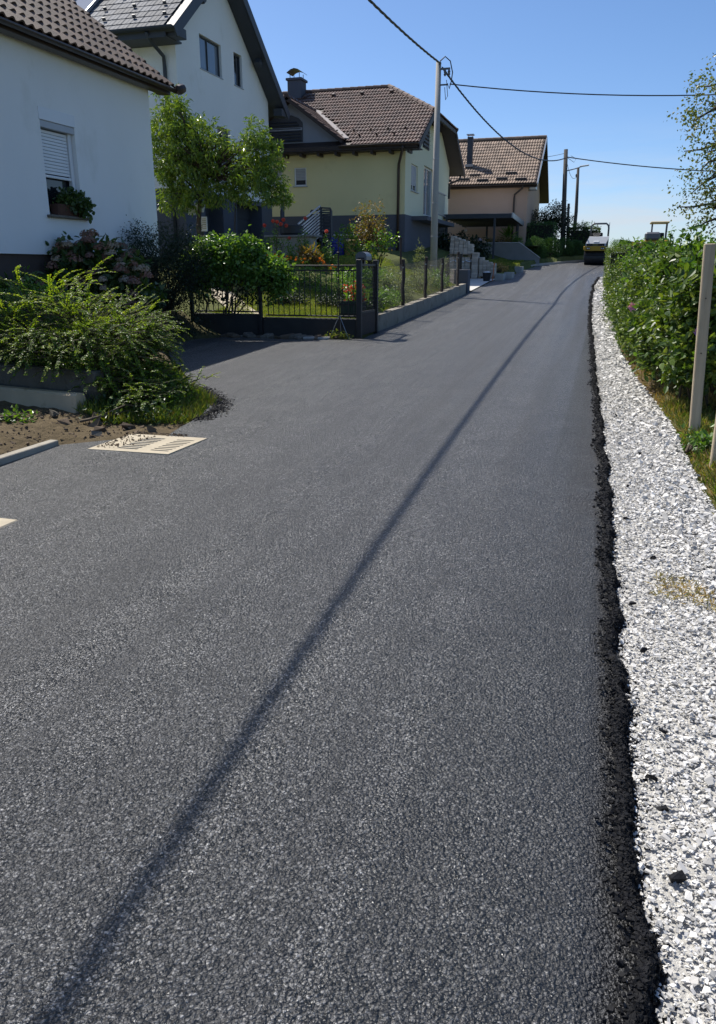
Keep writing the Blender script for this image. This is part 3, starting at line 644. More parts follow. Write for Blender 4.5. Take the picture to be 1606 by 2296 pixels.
# ---------------------------------------------------------------- tall white house with dark roof (gable X = -12.7)
def house_tall():
    t = thing('house', (-18, 26.5, 1.6), 'tall white gabled house with glossy dark grey roof and dark garage storey', 'house', 'houses along the road')
    X, y0, y1 = -12.7, 23.3, 30.15; zb = 4.0; ap = (26.1, 10.8); zl, zr = 8.55, 7.55; U, W = (0, 1, 0), (0, 0, 1)
    h1 = (24.85-y0, 7.62-zb, 26.35-y0, 8.58-zb); h2 = (27.3-y0, 7.62-zb, 27.95-y0, 8.62-zb); h3 = (25.8-y0, 5.0-zb, 26.75-y0, 6.12-zb)
    m = MB(); m.panel((X, y0, zb), U, W, y1-y0, 8.7-zb, [h1, h2, h3], .18)
    m.keep = True
    # cut the right upper corner under the roof by leaning the top: gable triangle above 8.7
    m.add([(X, y0, 8.7), (X, y1-1.2, 8.7), (X, 26.1, 10.75)], [(0, 1, 2)])
    m.add([(-23, y0, zb), (X, y0, zb), (X, y0, 8.7), (-23, y0, 8.7)], [(0, 1, 2, 3)])
    m.add([(X, y1, zb), (-23, y1, zb), (-23, y1, 8.), (X, y1, 8.)], [(0, 1, 2, 3)])
    m.add([(-23, y1, zb), (-23, y0, zb), (-23, y0, 8.7), (-23, y1, 8.)], [(0, 1, 2, 3)])
    m.part('wall', 'white_plaster', t)
    g = MB(); g.keep = True; hd = (27.0-y0, 0., 29.2-y0, 2.25); hd2 = (24.6-y0, 0., 25.9-y0, 2.2)
    g.panel((X+.03, y0-.03, 1.6), U, W, y1-y0+.06, zb-1.6, [hd, hd2], .5)
    g.add([(-23, y0-.03, .8), (X+.03, y0-.03, .8), (X+.03, y0-.03, zb), (-23, y0-.03, zb)], [(0, 1, 2, 3)])
    g.add([(X+.03, y0-.03, .6), (X+.03, y1+.03, .6), (X+.03, y1+.03, 1.6), (X+.03, y0-.03, 1.6)], [(0, 1, 2, 3)])
    g.add([(X+.03, y1+.03, .8), (-23, y1+.03, .8), (-23, y1+.03, zb), (X+.03, y1+.03, zb)], [(0, 1, 2, 3)])
    g.add([(X+.03, y0-.03, zb), (X+.03, y1+.03, zb), (X-.02, y1, zb), (X-.02, y0, zb)], [(0, 1, 2, 3)])
    g.part('garage_storey', 'grey_plaster', t)
    for a in (27.0, 24.6):
        wd = 2.2 if a == 27.0 else 1.3
        d = MB().box(X-.5, X-.46, a-.03, a-.03+wd, 1.55, 3.86).part('garage_door' if wd > 2 else 'door', 'anthracite', t)
        for k in range(5): MB().box(X-.46, X-.445, a, a-.06+wd, 1.66+k*.43, 2.05+k*.43, .006).part('panel', 'anthracite', d)
    window(t, (X-.11, 24.85, 7.62), U, W, 1.5, .96, 'anthracite', 'glass_sky', .05, (.45,), 'grey_pvc', .06)
    window(t, (X-.11, 27.3, 7.62), U, W, .65, 1.0, 'anthracite', 'glass_dark', .05, (), 'grey_pvc', .06)
    window(t, (X-.11, 25.8, 5.0), U, W, .95, 1.12, 'anthracite', 'glass_sky', .05, (.5,), 'grey_pvc', .06)
    s = .78; th = math.atan(s); Vl = V(0, math.cos(th), math.sin(th)); Nl = V(0, -math.sin(th), math.cos(th))
    Ol = V(-23.6, 22.3, 8.12); xr = -12.18; w = xr-Ol[0]; l = (26.1-22.3)/math.cos(th)
    r = MB(); r.obox(Ol+V(w/2, 0, 0)+Vl*l/2-Nl*.09, (1, 0, 0), Vl, Nl, w, l, .14)
    lr = (30.95-26.1)/math.cos(th); Vr = V(0, -math.cos(th), math.sin(th)); Nr = V(0, math.sin(th), math.cos(th)); Or = V(-23.6, 30.95, 8.12+3.8*s-4.85*s)
    r.obox(Or+V(w/2, 0, 0)+Vr*lr/2-Nr*.09, (1, 0, 0), Vr, Nr, w, lr-.02, .14)
    roof = r.part('roof', 'anthracite', t)
    tiled(roof, Ol-Vl*.02, (1, 0, 0), Vl, w-.05, l, .30, .36, tile_mesh('tile', .30, .36, .012, 9, .012, kind='flat'), 'tile_dark')
    # raking boards, eave box, rainwater pipe, skylight
    for Oo, Vd, L, n in ((Ol, Vl, l, Nl), (Or, Vr, lr, Nr)):
        c = Oo+V(w+.02, 0, 0)+Vd*L/2-n*.14
        MB().obox(c, (1, 0, 0), Vd, n, .05, L+.1, .30, .01).part('bargeboard', 'anthracite', t)
        MB().obox(c-V(.28, 0, 0)-n*.13, (1, 0, 0), Vd, n, .5, L-.1, .03).part('soffit', 'anthracite', t)
        MB().obox(Oo+V(w-.16, 0, 0)+Vd*.32-n*.34, (1, 0, 0), (0, 1, 0), (0, 0, 1), .34, .55, .26, .01).part('eave_box', 'anthracite', t)
        MB().obox(Oo+V(w-.22, 0, 0)+Vd*2.55-n*.36, (1, 0, 0), Vd, n, .22, .2, .26, .01).part('purlin_end', 'anthracite', t)
    MB().box(-23.6, xr-.3, 22.42, 23.3, 7.90, 7.95).part('soffit', 'anthracite', t)
    MB().box(-23.6, xr-.3, 22.38, 22.42, 7.88, 8.10).part('fascia', 'anthracite', t)
    gutter(t, (-23.6, 22.26, 8.12), (xr, 22.26, 8.12), .09, 'anthracite')
    pipe('downpipe', [(-13.05, 22.3, 8.02), (-13.05, 22.5, 7.85), (-13.05, 23.2, 7.6), (-13.05, 23.22, 7.3), (-13.05, 23.22, .9)], .055, 'anthracite', t)
    c = Ol+V(7.6, 0, 0)+Vl*1.75
    sk = MB()
    for (a, b, p, q) in ((0, -.62, .98, .07), (0, .62, .98, .07), (-.45, 0, .07, 1.18), (.45, 0, .07, 1.18)): sk.obox(c+V(a, 0, 0)+Vl*b+Nl*.08, (1, 0, 0), Vl, Nl, p, q, .1, .01)
    f = sk.part('skylight', 'alu', t); MB().obox(c+Nl*.07, (1, 0, 0), Vl, Nl, .84, 1.18, .02).part('pane', 'glass_sky', f)
    for i in range(3):
        for j in range(9):
            q = Ol+V(w-.5-1.0*j-.3*(i % 2), 0, 0)+Vl*(.65+.72*i); MB().obox(q+Nl*.07, (1, 0, 0), Vl, Nl, .10, .04, .09).part('snow_guard', 'anthracite', roof)
house_tall()

# ---------------------------------------------------------------- yellow house with umber tiled half-hip roof (front Y = 33)
def house_yellow():
    t = thing('house', (-12.5, 37.5, 1.9), 'yellow house with umber half hipped tile roof, cross gable and grey plinth', 'house', 'houses along the road')
    Y, X, zp, ze = 33., -8.05, 3.72, 6.35
    U, W = (1, 0, 0), (0, 0, 1); Xl = -17.5
    holes = [(-13.9-Xl, 4.9-zp, -13.35-Xl, 5.62-zp), (-12.82-Xl, 4.9-zp, -12.27-Xl, 5.62-zp)]
    m = MB(); m.keep = True; m.panel((Xl, Y, zp), U, W, X-Xl, ze-zp+.15, holes, .16)
    m.add([(Xl, 42.4, zp), (Xl, Y, zp), (Xl, Y, 6.5), (Xl, 37.7, 9.), (Xl, 42.4, 6.5)], [(0, 1, 2, 3, 4)])
    m.add([(X, 42.4, zp), (Xl, 42.4, zp), (Xl, 42.4, 6.5), (X, 42.4, 6.5)], [(0, 1, 2, 3)]); m.part('wall', 'yellow_plaster', t)
    s = MB(); s.keep = True; hr = [(34.05-Y, 4.72-zp, 35.3-Y, 5.75-zp), (36.5-Y, 3.9-zp, 38.7-Y, 5.95-zp)]
    s.panel((X, Y, zp), (0, 1, 0), W, 9.4, ze-zp+.1, hr, .2)
    s.add([(X, Y, 6.45), (X, 42.4, 6.45), (X, 40.2, 7.75), (X, 35.2, 7.75)], [(0, 1, 2, 3)]); s.part('side_wall', 'pale_yellow', t)
    MB().box(Xl, X+.03, Y-.03, 42.4, .8, zp).part('plinth', 'grey_plaster', t)
    window(t, (-13.9, Y+.08, 4.9), U, W, .55, .72, 'white_pvc', 'glass_sky', .05, (), 'grey_pvc', .08, blind=(.15, 'grey_pvc'))
    window(t, (-12.82, Y+.08, 4.9), U, W, .55, .72, 'white_pvc', 'glass_dark', .06, (), 'grey_pvc', .08, blind=(.35, 'grey_pvc'))
    window(t, (X-.1, 34.05, 4.72), (0, 1, 0), W, 1.25, 1.03, 'white_pvc', 'glass_dark', .06, (.5,), 'grey_pvc', .1, blind=(.25, 'grey_pvc'))
    window(t, (X-.15, 36.5, 3.9), (0, 1, 0), W, 2.2, 2.05, 'white_pvc', 'glass_sky', .07, (.5,), None)
    b = MB()
    for q in range(12): b.box(X+.55, X+.57, 36.3+q*.2, 36.32+q*.2, 3.95, 4.85)
    b.box(X+.53, X+.59, 36.2, 38.8, 4.85, 4.9); b.box(X+.53, X+.59, 36.2, 38.8, 3.93, 3.97); b.part('balcony_rail', 'alu', t)
    MB().box(X+.03, X+.7, 34.2, 40.5, 3.55, 3.72, .01).part('balcony', 'grey_plaster', t)
    # louvred gable light
    lv = MB().box(X+.0, X+.04, 36.1, 37.3, 6.62, 7.6).part('louvre', 'anthracite', t)
    for q in range(6): MB().obox((X+.06, 36.7, 6.7+q*.16), (0, 1, 0), (.8, 0, -.6), (.6, 0, .8), 1.1, .1, .015).part('slat', 'anthracite', lv)
    # main roof
    sl = .575; th = math.atan(sl); Vf = V(0, math.cos(th), math.sin(th)); Nf = V(0, -math.sin(th), math.cos(th)); O = V(-18., 32.35, 6.28); w = 10.65; l = 5.35/math.cos(th)
    xr = O[0]+w; yr = 37.7; zr = 6.28+sl*5.35
    hipy = 35.05; hz = 6.28+sl*(hipy-32.35); hx = -10.0
    back = lambda p: V(p[0], 2*yr-p[1], p[2])
    r = MB(); A, B, Cc, D, E2 = O, V(xr, 32.35, 6.28), V(xr, hipy, hz), V(hx, yr, zr), V(O[0], yr, zr); dn = V(0, 0, -.16)
    r.prism([A, B, Cc, D, E2], dn); r.prism([back(q) for q in (A, B, Cc, D, E2)][::-1], dn); r.prism([Cc, back(Cc), D], dn*.95)
    roof = r.part('roof', 'dark_wood', t)
    def mask(u, v):
        x = O[0]+u; y = O[1]+v*math.cos(th)
        hip = x < np.interp(y, [hipy, yr], [xr, hx])-.02
        dm = ~((x < -10.65-(y-32.9)*(2.15/2.8)+.25) & (y < 35.7) & (x > -15.0)); return hip & dm
    tl = tile_mesh('tile', .28, .33, .032, 11, .022, 'wave', 2); tiled(roof, O+Nf*.01, (1, 0, 0), Vf, w, l, .28, .33, tl, 'tile_umber', mask)
    # half hip
    th2 = math.atan2(zr-hz, xr-hx); Vh = V(-math.cos(th2), 0, math.sin(th2)); lh = (xr-hx)/math.cos(th2); wd = 2*(yr-hipy)
    tiled(roof, (xr+.05, hipy, hz+.01), (0, 1, 0), Vh, wd, lh, .28, .33, tile_mesh('tile', .28, .33, .032, 11, .022, 'wave', 2), 'tile_umber', lambda u, v: np.abs(u-wd/2) < (wd/2)*(1-v/lh), 80)
    # ridge and hip caps
    def caps(a, b, n):
        a, b = np.asarray(a), np.asarray(b)
        for i in range(n):
            p, q = a+(b-a)*i/n, a+(b-a)*(i+1.12)/n; MB().tube([p, q], [.12, .10], 8).part('ridge_tile', 'tile_umber', roof)
    caps((O[0], yr, zr+.0), (hx, yr, zr+.0), 22); caps(Cc+V(0, 0, .02), D+V(0, 0, .02), 9); caps(back(Cc)+V(0, 0, .02), D+V(0, 0, .02), 9)
    for k in range(5): MB().obox(O+V(2.9+k*1.35, 0, 0)+Vf*(l-.75)+Nf*.09, (1, 0, 0), Vf, Nf, .16, .18, .09, .02).part('vent_tile', 'tile_umber', roof)
    for j in range(2):
        for i in range(5):
            MB().obox(O+V(6.6+i*.72+.36*j, 0, 0)+Vf*(.75+.5*j)+Nf*.1, (1, 0, 0), Vf, Nf, .07, .03, .1).part('snow_guard', 'dark_wood', roof)
    # cross gable: grey wall, louvred arch, roof, flashing
    gx, gz = -12.8, 8.15; MB().prism([(-15.05, 32.75, 6.5), (-10.55, 32.75, 6.5), (gx, 32.75, gz-.1)], (0, .12, 0)).part('cross_gable', 'blue_grey', t)
    arch = [(-13.95, 32.72, 6.55), (-12.3, 32.72, 6.55), (-12.3, 32.72, 7.2)]+[(-13.12+.82*math.cos(a), 32.72, 7.2+.38*math.sin(a)) for a in np.linspace(.2, math.pi-.2, 7)]+[(-13.95, 32.72, 7.2)]
    lv = MB().prism(arch, (0, .03, 0)).part('arched_louvre', 'anthracite', t)
    for q in range(7): MB().obox((-13.12, 32.70, 6.62+q*.11), (1, 0, 0), (0, -.7, -.7), (0, -.7, .7), 1.5-.16*max(0, q-4), .07, .012).part('slat', 'anthracite', lv)
    MB().box(-13.95, -12.3, 32.69, 32.73, 6.98, 7.08).part('crossbar', 'blue_grey', t)
    ft = V(-10.5, 32.3, 6.5); apx = V(gx, 32.3, gz); top = V(gx, 35.7, gz)
    d = MB(); d.prism([ft, V(-10.55, 32.95, 6.55), top, apx], (0, 0, -.14)); mir = lambda p: V(2*gx-p[0], p[1], p[2])
    d.prism([mir(q) for q in (ft, V(-10.55, 32.95, 6.55), top, apx)][::-1], (0, 0, -.14)); dr = d.part('cross_roof', 'dark_wood', t)
    th3 = math.atan2(gz-6.5, -10.5-gx); Vd = V(-math.cos(th3), 0, math.sin(th3)); ld = (-10.5-gx)/math.cos(th3)
    tiled(dr, ft+V(0, 0, .01), (0, 1, 0), Vd, 3.6, ld, .28, .33, tile_mesh('tile', .28, .33, .032, 11, .022, 'wave', 2), 'tile_umber', lambda u, v: u < .45+3.1*v/ld, 90)
    for i in range(9): MB().tube([apx+V(0, .38*i, 0), apx+V(0, .38*i+.42, 0)], [.12, .1], 8).part('ridge_tile', 'tile_umber', dr)
    MB().beam((-10.42, 32.72, 6.60), (-12.75, 35.72, 8.24), .22, .03).part('valley_flashing', 'flash_metal', t)
    MB().box(-18., xr, 32.4, 33., 6.08, 6.11).part('soffit', 'dark_wood', t)
    for k in range(14): MB().box(-17.6+k*.75, -17.5+k*.75, 32.42, 32.95, 5.96, 6.075).part('rafter_end', 'dark_wood', t)
    MB().prism([(xr-.05, 32.35, 6.26), (xr-.05, hipy, hz-.05), (xr-.05, hipy, hz-.3), (xr-.05, 32.35, 6.0)], (.06, 0, 0)).part('bargeboard', 'dark_wood', t)
    MB().prism([(xr-.05, 2*yr-32.35, 6.26), (xr-.05, 2*yr-hipy, hz-.05), (xr-.05, 2*yr-hipy, hz-.3), (xr-.05, 2*yr-32.35, 6.0)], (.06, 0, 0)).part('bargeboard', 'dark_wood', t)
    MB().prism([(X, 32.4, 6.12), (X, hipy, hz-.19), (xr-.06, hipy, hz-.19), (xr-.06, 32.4, 6.12)], (0, 0, -.02)).part('soffit', 'dark_wood', t)
    gutter(t, (-10.6, 32.28, 6.28), (xr, 32.28, 6.28), .085, 'brown_metal')
    pipe('downpipe', [(-8.0, 32.3, 6.2), (-8.02, 32.35, 6.05), (-8.28, 32.85, 5.6), (-8.3, 32.9, 5.4), (-8.3, 32.9, 2.0)], .055, 'brown_metal', t)
    pipe('downpipe', [(-7.5, 42.6, 6.1), (-7.5, 42.4, 5.9), (-8., 42.3, 5.7), (-8., 42.3, 5.0)], .055, 'brown_metal', t)
    c = MB().box(-14.6, -13.95, 37.0, 37.7, 8.6, 9.75, .01).part('chimney', 'grey_plaster', roof)
    MB().box(-14.66, -13.89, 36.94, 37.76, 9.75, 9.85, .01).part('chimney_cap', 'grey_plaster', t)
    h = MB()
    for x in (-14.5, -14.05):
        for y in (37.1, 37.6): h.box(x-.012, x+.012, y-.012, y+.012, 9.85, 10.08)
    ar = [(-14.62+.36*i/4*2, 36.98, 10.08+.16*math.sin(math.pi*i/4)) for i in range(5)]; h.prism(ar+[(p[0], p[1], p[2]-.02) for p in ar[::-1]], (0, .74, 0)); h.part('cowl', 'brown_metal', t)
house_yellow()

# ---------------------------------------------------------------- salmon house (front Y = 47)
def house_salmon():
    t = thing('house', (-8.5, 51, 2.3), 'salmon rendered house with sand coloured tile roof and dark flue', 'house', 'houses along the road')
    Y, X, Xl = 47., -4.5, -14.; zb, ze = 1.6, 6.05
    m = MB(); m.keep = True; m.panel((Xl, Y, zb), (1, 0, 0), (0, 0, 1), X-Xl, ze-zb, (), .2)
    m.add([(X, Y, zb), (X, 55., zb), (X, 55., ze), (X, 51., 8.55), (X, Y, ze)], [(0, 1, 2, 3, 4)])
    m.add([(Xl, 55., zb), (Xl, Y, zb), (Xl, Y, ze), (Xl, 51., 8.55), (Xl, 55., ze)], [(0, 1, 2, 3, 4)])
    m.add([(X, 55., zb), (Xl, 55., zb), (Xl, 55., ze), (X, 55., ze)], [(0, 1, 2, 3)]); m.part('wall', 'salmon_plaster', t)
    sl = .64; th = math.atan(sl); Vf = V(0, math.cos(th), math.sin(th)); Nf = V(0, -math.sin(th), math.cos(th)); O = V(-14.6, 46.5, 6.02); w = 10.6; l = 4.5/math.cos(th)
    r = MB(); r.obox(O+V(w/2, 0, 0)+Vf*l/2-Nf*.09, (1, 0, 0), Vf, Nf, w, l, .14)
    Ob = V(O[0], 55.9, 6.02-.25); Vb = V(0, -math.cos(th), math.sin(th)); Nb = V(0, math.sin(th), math.cos(th)); lb = 4.9/math.cos(th)
    r.obox(Ob+V(w/2, 0, 0)+Vb*lb/2-Nb*.09, (1, 0, 0), Vb, Nb, w, lb-.02, .14); roof = r.part('roof', 'dark_wood', t)
    tiled(roof, O+Nf*.01, (1, 0, 0), Vf, w, l, .30, .36, tile_mesh('tile', .30, .36, .035, 11, .022, 'wave', 2), 'tile_sand')
    ry, rzz = 51., 6.02+sl*4.5
    for i in range(24): MB().tube([(O[0]+i*.44, ry, rzz+.02), (O[0]+i*.44+.49, ry, rzz+.02)], [.11, .10], 8).part('ridge_tile', 'tile_sand', roof)
    for (a, v) in ((.9, .35), (1.95, .45), (3., .35), (4.05, .5), (5.05, .42), (1.5, 1.05), (3.5, .95), (5.3, .95), (6.4, 1.05)):
        q = O+V(w-a, 0, 0)+Vf*v; MB().obox(q+Nf*.1, (1, 0, 0), Vf, Nf, .62, .03, .1).part('snow_guard', 'anthracite', roof)
    MB().obox(O+V(w+.02, 0, 0)+Vf*l/2-Nf*.06, (1, 0, 0), Vf, Nf, .04, l, .2).part('bargeboard', 'alu', t)
    MB().obox(Ob+V(w+.02, 0, 0)+Vb*lb/2-Nb*.06, (1, 0, 0), Vb, Nb, .04, lb, .2).part('bargeboard', 'dark_wood', t)
    MB().box(O[0], O[0]+w-.02, 46.52, 47., 5.86, 5.89).part('soffit', 'dark_wood', t)
    gutter(t, (O[0], 46.43, 6.0), (O[0]+w, 46.43, 6.0), .08, 'brown_metal')
    pipe('downpipe', [(-4.75, 46.45, 5.92), (-4.75, 46.5, 5.8), (-5.2, 46.88, 5.5), (-5.22, 46.9, 5.3), (-5.22, 46.9, 2.0)], .05, 'brown_metal', t)
    q = O+Vf*2.1; fl = MB().box(-8.15, -7.85, q[1]-.15, q[1]+.15, q[2]-.2, q[2]+1.55, .01).part('flue', 'anthracite', roof)
    MB().box(-8.2, -7.8, q[1]-.2, q[1]+.2, q[2]+1.64, q[2]+1.69).part('flue_cap', 'alu', t)
    ps = MB()
    for a in (-.12, .12):
        for b in (-.12, .12): ps.box(-8+a-.01, -8+a+.01, q[1]+b-.01, q[1]+b+.01, q[2]+1.55, q[2]+1.64)
    ps.part('flue_post', 'alu', t); MB().box(-8.22, -7.78, q[1]-.25, q[1]+.18, q[2]-.02, q[2]+.12).part('flashing', 'flash_metal', t)
    ac = thing('air_conditioner', (-4.25, 47.6, 5.85), 'pale air conditioning unit on the gable of the salmon house', 'air conditioner')
    MB().box(-4.46, -4.1, 47.2, 48.0, 5.8, 6.35, .02).part('casing', 'white_pvc', ac); MB().lathe((-4.28, 47.2, 6.08), [(.2, -.02), (.2, 0)], 14, (0, -1, 0)).part('fan_grille', 'machine_grey', ac)
    MB().box(-4.5, -4.1, 47.3, 47.34, 5.75, 5.8).box(-4.5, -4.1, 47.86, 47.9, 5.75, 5.8).part('bracket', 'alu', ac)
house_salmon()

# ---------------------------------------------------------------- near left: kerb, slabs, planted mound
def near_left():
    surf('kerb_warm', (.40, .36, .29), (.31, .28, .225), 4, .9, 60, .5, .008, wear=(.55, (.7, .68, .62), 6.))
    k = thing('kerb_stone', (-4.76, 4.7, .03), 'grey concrete kerb stone edging the bare soil', 'kerb')
    for i in range(3): MB().box(-4.78, -4.69, 2.9+i*1.02, 2.9+i*1.02+1.008, -.06, .135, .006).part('kerb_unit', 'kerb_warm', k)
    # drain slab with two rows of slots
    g = thing('drain_slab', (-3.95, 6.2, .07), 'beige concrete drain slab with two rows of narrow slots', 'drain cover')
    z = .090; O = V(-4.34, 5.88, z); U = unit((.995, .0, .008)); W = unit((.06, 1, .016)); m = MB(); m.keep = True
    holes = [(.24, .09+i*.06, .45, .126+i*.06) for i in range(8)]+[(.58, .09+i*.06, .76, .116+i*.06) for i in range(8)]
    m.panel(O, U, W, .82, .66, holes, .12)
    e = [O, O+U*.82, O+U*.82+W*.66, O+W*.66]
    for a, b in zip(e, e[1:]+e[:1]): m.add([a, b, b-V(0, 0, .13), a-V(0, 0, .13)], [(3, 2, 1, 0)])
    m.part('slab', 'beige_concrete', g); MB().obox(O+U*.41+W*.33-V(0, 0, .12), U, W, np.cross(U, W), .8, .64, .004).part('slot_shade', 'black_rubber', g)  # shade of the slots put into a black sheet beneath them
    s = thing('drain_slab', (-3.9, 3.7, .05), 'beige concrete slab let into the asphalt near the kerb end', 'drain cover')
    MB().box(-4.35, -3.57, 3.25, 4.04, .0, .062, .008).part('slab', 'beige_concrete', s)
    MB().box(-4.25, -3.67, 3.62, 3.645, .05, .064).part('groove', 'concrete_dark', s)
    # lying wheel-stop and low wall behind it
    d = unit((-.985, .17, 0)); n = V(-d[1], d[0], 0)*-1; a = V(-5.2, 7.02, .12)
    pr = [(0, 0), (.20, 0), (.165, .24), (.145, .262), (.055, .262), (.035, .24)]
    st = MB().prism([a-n*.0+n*(p-.1)*-1+V(0, 0, q) for p, q in pr], d*1.9).part('concrete_barrier', 'curb_concrete', None, label='tan concrete barrier block lying in front of the low wall', cat='barrier')
    wl = thing('low_wall', (-6.3, 7.5, .05), 'weathered dark concrete retaining wall under the arching shrub', 'wall')
    c = V(-5.12, 7.28, 0)
    MB().obox(c+d*1.3+V(0, 0, .27), d, n, (0, 0, 1), 2.6, .16, .64, .02).part('wall_body', 'concrete_dark', wl)
    surf('clod', (.17, .12, .075), (.10, .07, .045), 9, .95, 40, .6, .01, island=.4)
    # broken concrete and clods at the mound's foot
    rb = thing('rubble', (-4.7, 6.6, .06), 'broken concrete lumps and clods beside the drain slab', 'rubble')
    for (x, y, sx, mt) in ((-4.62, 6.42, .2, 'concrete_dark'), (-4.85, 6.72, .30, 'clod'), (-5.05, 6.55, .22, 'clod'), (-4.5, 6.78, .24, 'clod'), (-4.3, 6.62, .16, 'clod'), (-4.7, 6.6, .2, 'clod'), (-5.3, 6.7, .22, 'concrete_dark'), (-4.95, 6.9, .25, 'clod'), (-4.2, 6.75, .14, 'clod')):
        rocks('lump', np.array([[x, y, Tz(x, y)]]), np.array([sx*.62]), mt, rb, None, .85)
    n_ = 900; x = -6.4+2.2*rng.random(n_); y = 5.2+1.7*rng.random(n_); kk = pdist(x, y, ROAD) > .03; x, y = x[kk], y[kk]; x = np.append(x, -4.3+.3*rng.random(160)**2); y = np.append(y, 5.95+.62*rng.random(160)); x = np.append(x, -4.3+.6*rng.random(120)); y = np.append(y, 6.62-.1*rng.random(120)**2)
    sz = .012+.03*rng.random(len(x))**2; sz[-280:] *= .55
    rocks('soil_clods', np.stack([x, y, np.where(np.arange(len(x)) >= len(x)-280, .098+.012*(y-5.9), T(x, y)+sz*.1)], 1), sz, 'clod', GROUND, squash=.8)
near_left()

def arching_shrub():
    t = thing('arching_shrub', (-5.5, 8.35, .35), 'spreading yellow green shrub with arching sprays beside the low wall', 'shrub')
    P, D, N, L, tipP, tipD, tipN, tipL = [], [], [], [], [], [], [], []; b = MB()
    def spray(s, d0, ln, rise, fall, lf=.029, tip=False):
        n = 16; d0 = unit(d0); side = unit(np.cross(d0, (0, 0, 1))); pts = []
        p = np.array(s, float); d = V(d0[0], d0[1], rise); d = unit(d)
        for i in range(n):
            pts.append(p.copy()); d = unit(d+V(0, 0, -fall/n)+rng.normal(0, .035, 3)); p = p+d*ln/n
            gz = Tz(p[0], p[1])+.015 if i % 4 == 3 else -9
            if p[2] < gz: p[2] = gz
        b.tube([pts[0], pts[4], pts[8], pts[12], pts[-1]], [.006, .005, .004, .003, .0015], 4, False)
        k = int(ln/.0085); tt = np.sort(rng.random(k))**.8*(n-1.01); tt = tt[tt > 1.5]; i = tt.astype(int); fr = (tt-i)[:, None]; pts = np.array(pts)
        pp = pts[i]*(1-fr)+pts[i+1]*fr+rng.normal(0, .004, (len(tt), 3)); td = nrm(pts[i+1]-pts[i]); sd = nrm(np.cross(td, V(0, 0, 1))+1e-6); sg = np.where(np.arange(len(tt)) % 2 == 0, 1, -1)[:, None]
        dd = nrm(sd*sg+td*.8+rng.normal(0, .14, pp.shape)); nn = nrm(np.cross(sd, td)*1.+rng.normal(0, .3, pp.shape)); nn = nn*np.where(nn[:, 2:] < 0, -1, 1)
        ll = lf*(.7+.6*rng.random(len(tt)))*(1.1-.4*tt/n)
        yel = (tt/n > (.35 if tip else .86))
        for (A, B, Cc, Dd, kk) in ((P, D, N, L, ~yel), (tipP, tipD, tipN, tipL, yel)): A.append(pp[kk]); B.append(dd[kk]); Cc.append(nn[kk]); Dd.append(ll[kk])
    def branched(s, d0, ln, rise, fall, tip, side=4):
        spray(s, d0, ln, rise, fall, .029, tip); d0 = unit(d0); k = V(-d0[1], d0[0], 0)
        for q in range(side):
            u = .2+.6*rng.random(); sgn = rng.choice((-1, 1)); p = np.array(s)+V(d0[0], d0[1], 0)*ln*u*.72+V(0, 0, rise*ln*u*.55-fall*ln*u*u*.3)
            spray(p, d0*.7+k*sgn*(.4+.8*rng.random()), .14+.24*rng.random(), rise*.6+.5*rng.random(), fall*.6, .027, tip)
    c = V(-6.2, 8.1, 0)
    for i in range(270):
        a = rng.random()*2*math.pi; r = .75*rng.random()**.5; s = V(c[0]+r*math.cos(a)*1.15, c[1]+r*math.sin(a)*.75, 0); s[2] = Tz(s[0], s[1])+.25+.5*rng.random()*(1-r*.7)
        o = a+rng.normal(0, .5); up = rng.random()
        branched(s, (math.cos(o), math.sin(o), 0), .4+.55*rng.random(), .1+.95*up, .3+.9*rng.random(), rng.random() < .25+.3*up)
    for i in range(60):     # the long new shoots that stand out of the outline
        a = rng.random()*2*math.pi; s = V(c[0]+.7*rng.normal()*.6, c[1]+.4*rng.normal()*.6, 0); s[2] = Tz(s[0], s[1])+.6+.25*rng.random()
        spray(s, (math.cos(a), math.sin(a), 0), .65+.35*rng.random(), .3+1.0*rng.random(), .7+.5*rng.random(), .032, True)
    for i in range(120):    # skirt that hangs down over the wall end and towards the drive
        a = rng.uniform(-2.2, .9); s = V(c[0]+.75*math.cos(a)+.3, c[1]+.55*math.sin(a)-.12, 0); s[2] = Tz(s[0], s[1])+.35+.3*rng.random()
        branched(s, (math.cos(a)+.15+rng.normal()*.4, math.sin(a)+rng.normal()*.4, 0), .35+.45*rng.random(), .0+.6*rng.random(), .8+1.0*rng.random(), rng.random() < .12, 3)
    for i in range(130):    # low sprays that cover the mound down to the asphalt
        s = V(rng.uniform(-5.5, -4.65), rng.uniform(7.25, 8.3), 0); s[2] = Tz(s[0], s[1])+.1+.22*rng.random()*(-4.4-s[0]); a = rng.uniform(-1.4, .6)
        branched(s, (math.cos(a), math.sin(a), 0), .25+.3*rng.random(), .1+.7*rng.random(), .7+.8*rng.random(), rng.random() < .15, 3)
    b.part('stems', 'twig', t, kind='stuff')
    cat = np.concatenate
    leafobj('foliage', cat(P), cat(D), cat(N), cat(L), cat(L)*.6, 'leaf_spray', t); leafobj('young_shoots', cat(tipP), cat(tipD), cat(tipN), cat(tipL), cat(tipL)*.62, 'leaf_spray_tip', t)
    # shaded inner leaves fill the heart
    C, out = in_ell([((-6.1, 8.1, .5), (.9, .6, .48)), ((-5.2, 7.95, .36), (.65, .6, .36)), ((-6.8, 8.1, .55), (.7, .5, .4)), ((-4.75, 7.75, .25), (.45, .5, .22))], 2600, .33)
    leafobj('inner_foliage', *clusters(C, out, 8, .04, .03, .018, .1, .8), 'leaf_spray', t)
arching_shrub()
grass('grass', [(-5.2, 6.95), (-4.75, 6.85), (-4.2, 7.1), (-4.05, 7.45), (-4.35, 8.45), (-4.95, 9.1), (-5.4, 8.7), (-5.1, 7.6)], 6000, .13, 'grass', 'short tufty grass at the foot of the arching shrub')
